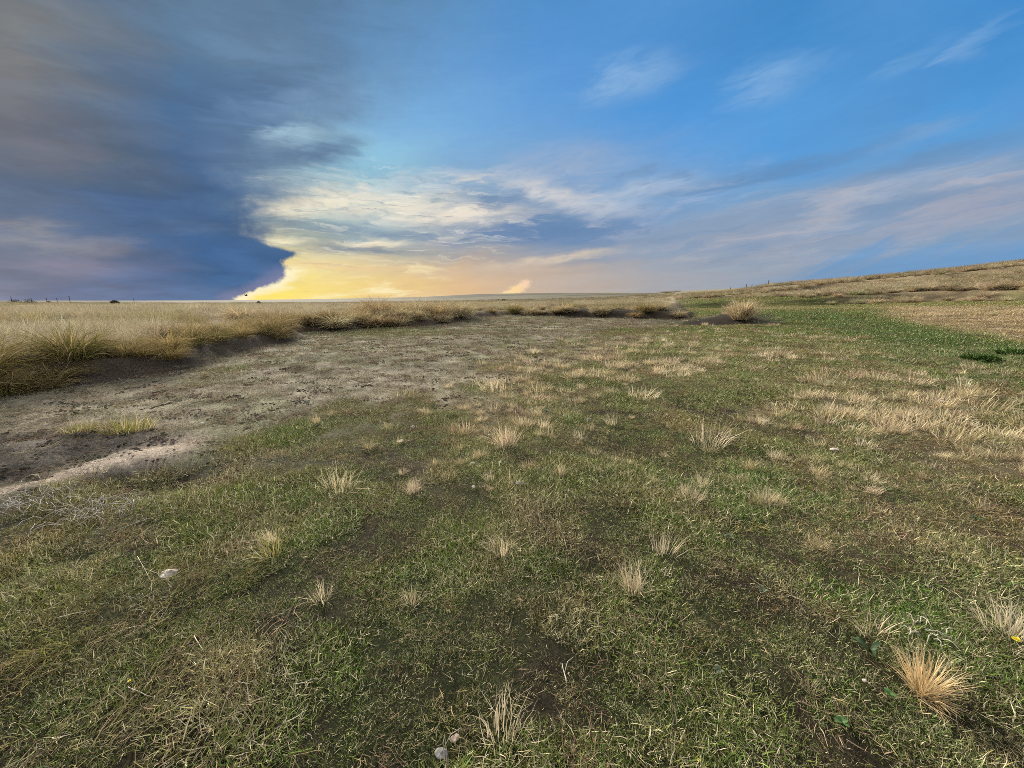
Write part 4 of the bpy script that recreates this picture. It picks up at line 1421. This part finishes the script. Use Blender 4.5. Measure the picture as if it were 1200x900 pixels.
def build_world():
    w = bpy.data.worlds.new('World')
    S.world = w
    w.use_nodes = True
    w.cycles.sampling_method = 'NONE'          # the sky is broad and soft: leaves find it without a light map
    nt = w.node_tree
    nt.nodes.clear()
    out = nd(nt, 'ShaderNodeOutputWorld')
    bg = nd(nt, 'ShaderNodeBackground')
    bg.inputs['Strength'].default_value = BG
    nt.links.new(bg.outputs[0], out.inputs[0])
    tc = nd(nt, 'ShaderNodeTexCoord')
    D = tc.outputs['Generated']
    sp = nd(nt, 'ShaderNodeSeparateXYZ')
    nt.links.new(D, sp.inputs[0])
    x, y, z = sp.outputs
    A0 = math_n(nt, 'MULTIPLY', math_n(nt, 'ARCTAN2', x, y), 57.29578)
    E0 = math_n(nt, 'MULTIPLY', math_n(nt, 'ARCSINE', z), 57.29578)
    # cloud-layer coordinates: a level sheet, stretched along the direction of the sun
    zz = math_n(nt, 'ADD', math_n(nt, 'MAXIMUM', z, 0.0), .10)
    cs, sn = math.cos(R(SUN_AZ)), math.sin(R(SUN_AZ))
    al = math_n(nt, 'DIVIDE', math_n(nt, 'ADD', math_n(nt, 'MULTIPLY', x, sn), math_n(nt, 'MULTIPLY', y, cs)), zz)
    ac = math_n(nt, 'DIVIDE', math_n(nt, 'SUBTRACT', math_n(nt, 'MULTIPLY', x, cs), math_n(nt, 'MULTIPLY', y, sn)), zz)
    cv = nd(nt, 'ShaderNodeCombineXYZ')
    nt.links.new(math_n(nt, 'MULTIPLY', al, .55), cv.inputs[0])
    nt.links.new(math_n(nt, 'MULTIPLY', ac, 1.0), cv.inputs[1])
    P = cv.outputs[0]
    # second set: the az/el chart, stretched level
    cv2 = nd(nt, 'ShaderNodeCombineXYZ')
    nt.links.new(math_n(nt, 'MULTIPLY', A0, .055), cv2.inputs[0])
    nt.links.new(math_n(nt, 'MULTIPLY', math_n(nt, 'ADD', E0, math_n(nt, 'MULTIPLY', A0, -.10)), .22), cv2.inputs[1])
    Q = cv2.outputs[0]
    nW = noise(nt, P, 1.1, 5, .55)
    nQ = noise(nt, Q, 1.5, 7, .62, .6)
    nF = noise(nt, Q, 4.5, 6, .65, .8)
    sW = nd(nt, 'ShaderNodeSeparateColor')
    nt.links.new(nW.outputs['Color'], sW.inputs[0])
    sQ = nd(nt, 'ShaderNodeSeparateColor')
    nt.links.new(nQ.outputs['Color'], sQ.inputs[0])

    def cen(v, k):
        return math_n(nt, 'MULTIPLY', math_n(nt, 'SUBTRACT', v, .5), k)
    A = math_n(nt, 'ADD', A0, math_n(nt, 'ADD', cen(sW.outputs[0], 9.0), cen(sQ.outputs[0], 10.0)))
    eh = maprange(nt, E0, 0, 8, .25, 1.0)
    E = math_n(nt, 'ADD', E0, math_n(nt, 'MULTIPLY', math_n(nt, 'ADD', cen(sW.outputs[1], 3.0), cen(sQ.outputs[1], 5.0)), eh))

    cols_px = [0, 90, 180, 260, 320, 380, 450, 540, 640, 760, 880, 1000, 1100, 1200]
    cols_a = [azel(p, 352)[0] for p in cols_px]
    stops = [-.5, 1.0, 2.4, 4.2, 6.5, 9, 12, 16, 21, 27, 34]

    def grid(pts):
        cur = None
        efac = math_n(nt, 'DIVIDE', math_n(nt, 'ADD', E, 1.0), 36.0, clamp=True)
        for i, a in enumerate(cols_a):
            rp = nd(nt, 'ShaderNodeValToRGB')
            rp.color_ramp.interpolation = 'CARDINAL'
            el = rp.color_ramp.elements
            while len(el) < len(stops):
                el.new(.5)
            for k, s in enumerate(stops):
                el[k].position = (s + 1) / 36
            for k, s in enumerate(stops):
                c = field_of(pts, a, s)
                el[k].color = (*c, 1)
            nt.links.new(efac, rp.inputs[0])
            if cur is None:
                cur = rp.outputs[0]
            else:
                cur = mixrgb(nt, cur, rp.outputs[0], maprange(nt, A, cols_a[i - 1], a, smooth=False))
        return cur
    sky = grid(SKY_PTS)

    cvA = nd(nt, 'ShaderNodeCombineXYZ')
    Aw = math_n(nt, 'ADD', A0, math_n(nt, 'ADD', cen(sQ.outputs[2], 9.0), cen(nF.outputs[0], 5.0)))
    Ew = math_n(nt, 'ADD', E0, math_n(nt, 'MULTIPLY', math_n(nt, 'ADD', cen(sQ.outputs[1], 3.0), cen(sW.outputs[2], 2.0)), eh))
    nt.links.new(Aw, cvA.inputs[0])
    nt.links.new(Ew, cvA.inputs[1])
    CH = cvA.outputs[0]

    cvB = nd(nt, 'ShaderNodeCombineXYZ')
    nt.links.new(math_n(nt, 'MULTIPLY', Aw, .085), cvB.inputs[0])
    nt.links.new(math_n(nt, 'MULTIPLY', math_n(nt, 'ADD', Ew, math_n(nt, 'MULTIPLY', Aw, -.05)), .42), cvB.inputs[1])
    CH2 = cvB.outputs[0]

    def blob(cur, px, py, rx, ry, rot, rgb, alpha, rag=.6):
        """a wisp or bank of cloud at a direction of the sky, ragged by noise"""
        a, e = azel(px, py)
        a1, _ = azel(px + rx, py)
        _, e1 = azel(px, py - ry)
        mp = nd(nt, 'ShaderNodeMapping', vector_type='TEXTURE')
        mp.inputs['Location'].default_value = (a, e, 0)
        mp.inputs['Rotation'].default_value = (0, 0, R(rot))
        mp.inputs['Scale'].default_value = (abs(a1 - a), abs(e1 - e), 1)
        nt.links.new(CH, mp.inputs[0])
        ln = nd(nt, 'ShaderNodeVectorMath', operation='LENGTH')
        nt.links.new(mp.outputs[0], ln.inputs[0])
        f = maprange(nt, ln.outputs['Value'], 1.6, .15)
        if rag:
            f = math_n(nt, 'MULTIPLY', f, maprange(nt, nF.outputs[0], .5 - .28 * rag - .08, .5 + .12, 1 - rag, 1.0))
        return mixrgb(nt, cur, tuple(lin(rgb)), math_n(nt, 'MULTIPLY', f, alpha))

    for b in (
        (640, 268, 130, 17, 2, (100, 132, 175), .75, .3), (700, 275, 80, 14, 0, (108, 138, 178), .6, .3), (450, 272, 95, 8, 0, (122, 145, 168), .75, .5), (430, 291, 70, 6, 0, (128, 138, 152), .8, .4), 
        (860, 210, 190, 9, 5, (102, 140, 182), .75, .3), (1080, 190, 120, 9, 10, (105, 142, 182), .6, .3), (1100, 235, 120, 12, 10, (112, 145, 185), .5, .3),
        (340, 244, 46, 9, 4, (255, 243, 212), 1.0, .5), (318, 281, 26, 4, 4, (255, 243, 205), .9, .3), (470, 240, 85, 22, -4, (242, 232, 212), .8, .75), (400, 238, 60, 14, 5, (250, 238, 210), .75, .7), (555, 250, 60, 8, 2, (242, 230, 212), .85, .5),
        (430, 284, 36, 3.5, 2, (250, 236, 205), .9, .3), (500, 215, 60, 12, 8, (205, 215, 222), .55, .7), 
        (640, 225, 60, 14, -14, (222, 218, 214), .75, .7), (690, 245, 70, 9, -4, (205, 205, 208), .55, .7), (740, 228, 70, 12, 8, (188, 200, 215), .6, .7), (650, 195, 70, 22, 0, (160, 180, 208), .6, .7),
        (650, 303, 75, 6, 8, (226, 208, 184), .8, .5), (590, 318, 120, 5, 2, (214, 190, 165), .5, .4), 
        (985, 242, 52, 20, 16, (208, 200, 202), .6, .95), (1050, 222, 80, 15, 12, (196, 202, 214), .5, .95), (1160, 206, 55, 9, 14, (172, 194, 218), .45, .8), (1110, 254, 120, 16, 12, (178, 172, 186), .6, .8), (1180, 238, 80, 20, 12, (174, 170, 186), .5, .7), 
        
        (735, 92, 55, 26, 8, (148, 186, 224), .65, .95), (905, 95, 55, 26, 0, (142, 182, 224), .6, .95), (1148, 50, 30, 18, 16, (160, 195, 228), .32, 1.0), (1075, 72, 34, 14, 15, (122, 170, 218), .4, 1.0), (1090, 155, 60, 12, 10, (140, 170, 205), .35, .8), 
        (400, 312, 110, 5, 0, (240, 205, 150), .6, .5), 
    ):
        sky = blob(sky, *b)
    # broken cloudlets low over the sun side: cream where they catch its light, blue grey beneath
    nC = noise(nt, CH2, 1.0, 6, .6, .4)
    a, e = azel(600, 245)
    rg_ = math_n(nt, 'ADD', math_n(nt, 'POWER', math_n(nt, 'DIVIDE', math_n(nt, 'SUBTRACT', A0, a), 32.), 2.0), math_n(nt, 'POWER', math_n(nt, 'DIVIDE', math_n(nt, 'SUBTRACT', math_n(nt, 'ADD', E0, math_n(nt, 'MULTIPLY', A0, -.03)), e), 5.0), 2.0))
    rg_ = maprange(nt, rg_, 1.5, .2)
    warm = mixrgb(nt, tuple(lin((236, 224, 204))), tuple(lin((196, 198, 212))), maprange(nt, A0, -12, 22))
    sky = mixrgb(nt, sky, warm, math_n(nt, 'MULTIPLY', math_n(nt, 'MULTIPLY', rg_, maprange(nt, nC.outputs[0], .49, .70)), .66))
    sky = mixrgb(nt, sky, tuple(lin((110, 138, 172))), math_n(nt, 'MULTIPLY', math_n(nt, 'MULTIPLY', rg_, maprange(nt, nC.outputs[0], .46, .28)), .65))
    a, e = azel(985, 262)
    rr_ = math_n(nt, 'ADD', math_n(nt, 'POWER', math_n(nt, 'DIVIDE', math_n(nt, 'SUBTRACT', A0, a), 24.), 2.0), math_n(nt, 'POWER', math_n(nt, 'DIVIDE', math_n(nt, 'SUBTRACT', math_n(nt, 'ADD', E0, math_n(nt, 'MULTIPLY', math_n(nt, 'SUBTRACT', A0, a), -.07)), e), 4.6), 2.0))
    rr_ = maprange(nt, rr_, 1.4, .2)
    cvR = nd(nt, 'ShaderNodeCombineXYZ')
    nt.links.new(math_n(nt, 'MULTIPLY', Aw, .075), cvR.inputs[0])
    nt.links.new(math_n(nt, 'MULTIPLY', math_n(nt, 'ADD', Ew, math_n(nt, 'MULTIPLY', Aw, -.13)), .50), cvR.inputs[1])
    nR = noise(nt, cvR.outputs[0], 1.3, 7, .62, .5)
    sky = mixrgb(nt, sky, tuple(lin((152, 164, 184))), math_n(nt, 'MULTIPLY', rr_, .38))
    sky = mixrgb(nt, sky, tuple(lin((192, 186, 192))), math_n(nt, 'MULTIPLY', math_n(nt, 'MULTIPLY', rr_, maprange(nt, nR.outputs[0], .48, .74)), .62))
    sky = mixrgb(nt, sky, tuple(lin((118, 148, 184))), math_n(nt, 'MULTIPLY', math_n(nt, 'MULTIPLY', rr_, maprange(nt, nR.outputs[0], .50, .28)), .6))
    # fine level striation of the thin cloud round the sun side
    cvS = nd(nt, 'ShaderNodeCombineXYZ')
    nt.links.new(math_n(nt, 'MULTIPLY', Aw, .10), cvS.inputs[0])
    nt.links.new(math_n(nt, 'MULTIPLY', math_n(nt, 'ADD', Ew, math_n(nt, 'MULTIPLY', A0, .03)), 1.5), cvS.inputs[1])
    nS = noise(nt, cvS.outputs[0], 1.5, 5, .65, .4)
    a, e = azel(430, 255)
    rs_ = math_n(nt, 'ADD', math_n(nt, 'POWER', math_n(nt, 'DIVIDE', math_n(nt, 'SUBTRACT', A0, a), 24.), 2.0), math_n(nt, 'POWER', math_n(nt, 'DIVIDE', math_n(nt, 'SUBTRACT', E0, e), 6.5), 2.0))
    rs_ = maprange(nt, rs_, 1.4, .2)
    sky = mixrgb(nt, sky, tuple(lin((250, 244, 226))), math_n(nt, 'MULTIPLY', math_n(nt, 'MULTIPLY', rs_, maprange(nt, nS.outputs[0], .53, .70)), .50))
    sky = mixrgb(nt, sky, tuple(lin((118, 142, 162))), math_n(nt, 'MULTIPLY', math_n(nt, 'MULTIPLY', rs_, maprange(nt, nS.outputs[0], .47, .30)), .50))
    # streaks of brighter and duller gold in the glow
    nG = noise(nt, CH2, 1.6, 6, .6, .3)
    gl = math_n(nt, 'MULTIPLY', maprange(nt, E0, 7.0, 4.5), maprange(nt, math_n(nt, 'ABSOLUTE', math_n(nt, 'SUBTRACT', A0, azel(380, 340)[0])), 20, 8))
    sky = mixrgb(nt, sky, tuple(lin((255, 243, 196))), math_n(nt, 'MULTIPLY', math_n(nt, 'MULTIPLY', gl, maprange(nt, nG.outputs[0], .48, .68)), .75))
    sky = mixrgb(nt, sky, tuple(lin((214, 182, 148))), math_n(nt, 'MULTIPLY', math_n(nt, 'MULTIPLY', gl, maprange(nt, nG.outputs[0], .46, .30)), .45))
    # clear blue strip under the right-hand cloud, with a ragged fallstreak edge
    cvP = nd(nt, 'ShaderNodeCombineXYZ')
    nt.links.new(math_n(nt, 'MULTIPLY', math_n(nt, 'ADD', A0, math_n(nt, 'MULTIPLY', E0, -1.6)), .22), cvP.inputs[0])
    nt.links.new(math_n(nt, 'MULTIPLY', E0, .12), cvP.inputs[1])
    nP = noise(nt, cvP.outputs[0], 1.6, 6, .6, .3)
    m1 = maprange(nt, math_n(nt, 'ADD', math_n(nt, 'SUBTRACT', E0, maprange(nt, A0, azel(890, 330)[0], azel(1010, 300)[0], .6, azel(1030, 298)[1], False)), math_n(nt, 'ADD', cen(nP.outputs[0], 11.), cen(sQ.outputs[0], 1.5))), 1.9, -1.2)
    m1 = math_n(nt, 'MULTIPLY', m1, maprange(nt, A0, azel(905, 330)[0], azel(960, 330)[0]))
    sky = mixrgb(nt, sky, tuple(lin((106, 154, 201))), math_n(nt, 'MULTIPLY', m1, .7))
    # lit plume of cloud standing on the far hill
    for b in ((605, 340, 13, 6.5, 20, (253, 218, 158), .95, .0), (614, 334, 9, 6, 40, (246, 210, 175), .9, .1), (596, 343.0, 10, 2.5, 0, (252, 224, 170), .8, 0)):
        a, e = azel(b[0], b[1])
        a1, e1 = azel(b[0] + b[2], b[1])[0], azel(b[0], b[1] - b[3])[1]
        mp = nd(nt, 'ShaderNodeMapping', vector_type='TEXTURE')
        mp.inputs['Location'].default_value = (a, e, 0)
        mp.inputs['Rotation'].default_value = (0, 0, R(b[4]))
        mp.inputs['Scale'].default_value = (a1 - a, e1 - e, 1)
        vv = nd(nt, 'ShaderNodeCombineXYZ')
        nz = noise(nt, D, 170, 4, .6)
        sz = nd(nt, 'ShaderNodeSeparateColor')
        nt.links.new(nz.outputs['Color'], sz.inputs[0])
        nt.links.new(math_n(nt, 'ADD', A0, cen(sz.outputs[0], 1.6)), vv.inputs[0])
        nt.links.new(math_n(nt, 'ADD', E0, cen(sz.outputs[1], 1.0)), vv.inputs[1])
        nt.links.new(vv.outputs[0], mp.inputs[0])
        ln = nd(nt, 'ShaderNodeVectorMath', operation='LENGTH')
        nt.links.new(mp.outputs[0], ln.inputs[0])
        sky = mixrgb(nt, sky, tuple(lin(b[5])), math_n(nt, 'MULTIPLY', maprange(nt, ln.outputs['Value'], 1.25, .35), b[6]))

    # the storm cloud at the left
    cloud = grid(CLOUD_PTS)
    for b in ((110, 290, 60, 14, 5, (150, 148, 158), .75, .75), (25, 275, 50, 20, 10, (156, 152, 154), .8, .75), (75, 312, 60, 12, 5, (148, 142, 158), .65, .75), (140, 318, 60, 8, 5, (126, 130, 158), .35, .9), (180, 245, 70, 16, 8, (86, 116, 158), .5, .9), (300, 60, 90, 18, 12, (108, 141, 174), .35, .95), (150, 90, 60, 22, 0, (86, 108, 136), .5, .9), (50, 180, 70, 25, 0, (118, 116, 128), .5, .6), (120, 215, 60, 20, 0, (80, 108, 145), .4, .6), (90, 120, 60, 20, 0, (104, 120, 140), .4, .6),
              (240, 268, 70, 9, 8, (98, 120, 150), .5, .7), (320, 150, 60, 20, 8, (106, 140, 176), .5, .8)):
        cloud = blob(cloud, *b)
    edge = [(352, 276), (346, 284), (340, 300), (332, 318), (325, 331), (318, 337), (312, 336), (307, 331), (302, 338), (297, 349), (293, 340), (288, 322), (280, 306), (268, 308), (255, 316), (240, 322), (225, 336), (205, 352), (190, 364), (170, 385), (140, 398), (100, 415), (50, 455), (0, 490), (-80, 530)]
    pts = []
    for py, px in edge:
        a, e = azel(px, py)
        pts.append((max(0., min(1., (e + .5) / 36)), (a + 40) / 45))
    pts = sorted(pts)
    fc = nd(nt, 'ShaderNodeFloatCurve')
    cu = fc.mapping.curves[0]
    cu.points[0].location = pts[0]
    cu.points[1].location = pts[-1]
    for p in pts[1:-1]:
        cu.points.new(*p)
    fc.mapping.update()
    nE = noise(nt, D, 9, 6, .6)
    nE2 = noise(nt, D, 40, 5, .65)
    amp = maprange(nt, E0, 4.0, 9.0, 0.35, 1.0)
    Ee = math_n(nt, 'ADD', E0, math_n(nt, 'MULTIPLY', cen(nE.outputs[0], 3.0), maprange(nt, E0, 4, 12, 0, 1.6)))
    nt.links.new(math_n(nt, 'DIVIDE', math_n(nt, 'ADD', Ee, .5), 36.0, clamp=True), fc.inputs['Value'])
    ea = math_n(nt, 'SUBTRACT', math_n(nt, 'MULTIPLY', fc.outputs[0], 45), 40)
    soft = maprange(nt, E0, 4.4, 15.0, .5, 8.5)
    d = math_n(nt, 'SUBTRACT', A0, ea)
    d = math_n(nt, 'ADD', d, math_n(nt, 'ADD', math_n(nt, 'MULTIPLY', cen(sQ.outputs[2], 17.), maprange(nt, E0, 5, 14)), math_n(nt, 'MULTIPLY', cen(nE2.outputs[0], 2.2), maprange(nt, E0, 4, 9, 1.2, 2.4))))
    dn = math_n(nt, 'DIVIDE', d, soft)
    cm = maprange(nt, dn, 1.0, -1.0)
    mo = math_n(nt, 'MULTIPLY', maprange(nt, nC.outputs[0], .3, .7, .84, 1.02), maprange(nt, nW.outputs[0], .3, .7, .90, 1.05))
    cmo = nd(nt, 'ShaderNodeCombineColor')
    for i in range(3):
        nt.links.new(mo, cmo.inputs[i])
    cloud = mixrgb(nt, cloud, cmo.outputs[0], 1.0, 'MULTIPLY')
    # thin bright lining on the sharp lower edge
    low = maprange(nt, E0, 5.0, 3.0)
    sky = mixrgb(nt, sky, tuple(lin((255, 246, 214))), math_n(nt, 'MULTIPLY', math_n(nt, 'MULTIPLY', low, maprange(nt, dn, 5.0, 1.2)), .75))
    cloud = mixrgb(nt, cloud, tuple(lin((142, 138, 168))), math_n(nt, 'MULTIPLY', math_n(nt, 'MULTIPLY', low, maprange(nt, dn, -7.0, -.5)), .6))
    sky = mixrgb(nt, sky, cloud, cm)
    sky = blob(sky, 345, 160, 40, 12, 8, (165, 198, 216), .75, .6)
    sky = blob(sky, 355, 120, 70, 16, 14, (118, 152, 190), .5, .8)
    # dark wisp reaching out of the cloud
    sky = blob(sky, 372, 182, 60, 11, 16, (92, 120, 152), .95, .35)
    # fine streaking of the whole layer
    fs = noise(nt, Q, 9, 5, .6, .5)
    fm = math_n(nt, 'MULTIPLY', maprange(nt, fs.outputs[0], .3, .7, .985, 1.015), maprange(nt, nW.outputs[0], .3, .7, .96, 1.04))
    cmb = nd(nt, 'ShaderNodeCombineColor')
    for i in range(3):
        nt.links.new(fm, cmb.inputs[i])
    sky = mixrgb(nt, sky, cmb.outputs[0], 1.0, 'MULTIPLY')
    # clear daylight sky behind, seen through the cloud layers and overhead
    ns = nd(nt, 'ShaderNodeTexSky', sky_type='NISHITA')
    ns.sun_disc = False
    ns.sun_elevation = R(SUN_EL)
    ns.sun_rotation = R(SUN_AZ)
    ns.air_density, ns.dust_density, ns.ozone_density = 1.0, 1.0, 1.5
    k = 1.0 / (BG * 2 ** EXPOSURE)
    sc = nd(nt, 'ShaderNodeVectorMath', operation='SCALE')
    nt.links.new(sky, sc.inputs[0])
    sc.inputs['Scale'].default_value = k
    # unseen bright fill overhead and behind the camera, added to light the ground
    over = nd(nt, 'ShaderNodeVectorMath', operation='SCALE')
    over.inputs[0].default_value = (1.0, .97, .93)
    nt.links.new(math_n(nt, 'MULTIPLY', maprange(nt, nW.outputs[0], .3, .7, .8 * ZENITH_FILL, 1.2 * ZENITH_FILL), k), over.inputs['Scale'])
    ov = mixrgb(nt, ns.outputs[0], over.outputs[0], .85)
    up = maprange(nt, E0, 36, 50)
    back = maprange(nt, y, .30, -.10)
    bk = math_n(nt, 'MULTIPLY', back, maprange(nt, E0, 4, 25))
    glow = math_n(nt, 'MULTIPLY', maprange(nt, E0, 28, 12), maprange(nt, math_n(nt, 'ABSOLUTE', math_n(nt, 'SUBTRACT', A0, SUN_AZ)), 75, 45))
    layer = mixrgb(nt, ns.outputs[0], sc.outputs[0], maprange(nt, glow, 0, 1, .994, .9993, False))
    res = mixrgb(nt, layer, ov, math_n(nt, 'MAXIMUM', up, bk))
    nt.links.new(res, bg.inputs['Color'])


ZENITH_FILL = 1.15                                   # brightness of the added out-of-view sky fill that lifts the ground


def build_light_camera():
    l = bpy.data.lights.new('sun', 'SUN')
    l.energy = 4.0
    l.angle = R(9)
    l.color = (1.0, .90, .74)
    o = bpy.data.objects.new('sun', l)
    a, e = R(SUN_AZ), R(SUN_EL)
    d = Vector((math.sin(a) * math.cos(e), math.cos(a) * math.cos(e), math.sin(e)))
    o.rotation_euler = d.to_track_quat('Z', 'Y').to_euler()
    link(o)
    cam = bpy.data.cameras.new('camera')
    cam.sensor_width = 36
    cam.lens = 36 * FOC / 1200
    cam.clip_start, cam.clip_end = .05, 20000
    co = bpy.data.objects.new('camera', cam)
    co.location = (0, 0, EYE)
    co.rotation_euler = (math.pi / 2 - PITCH, 0, 0)
    link(co)
    S.camera = co
    vs = S.view_settings
    vs.view_transform, vs.look, vs.exposure, vs.gamma = 'Standard', 'None', EXPOSURE, 1.0
    S.cycles.use_denoising = False
    S.cycles.filter_width = .85
    S.cycles.max_bounces = 4
    S.cycles.diffuse_bounces = 2
    S.cycles.transmission_bounces = 3
    S.cycles.use_adaptive_sampling = True
    S.cycles.adaptive_threshold = .02


build_light_camera()
build_world()
build_ground()
turf()
litter()
matted()
tall()
tussocks()
tufts()
small_things()
far_things()
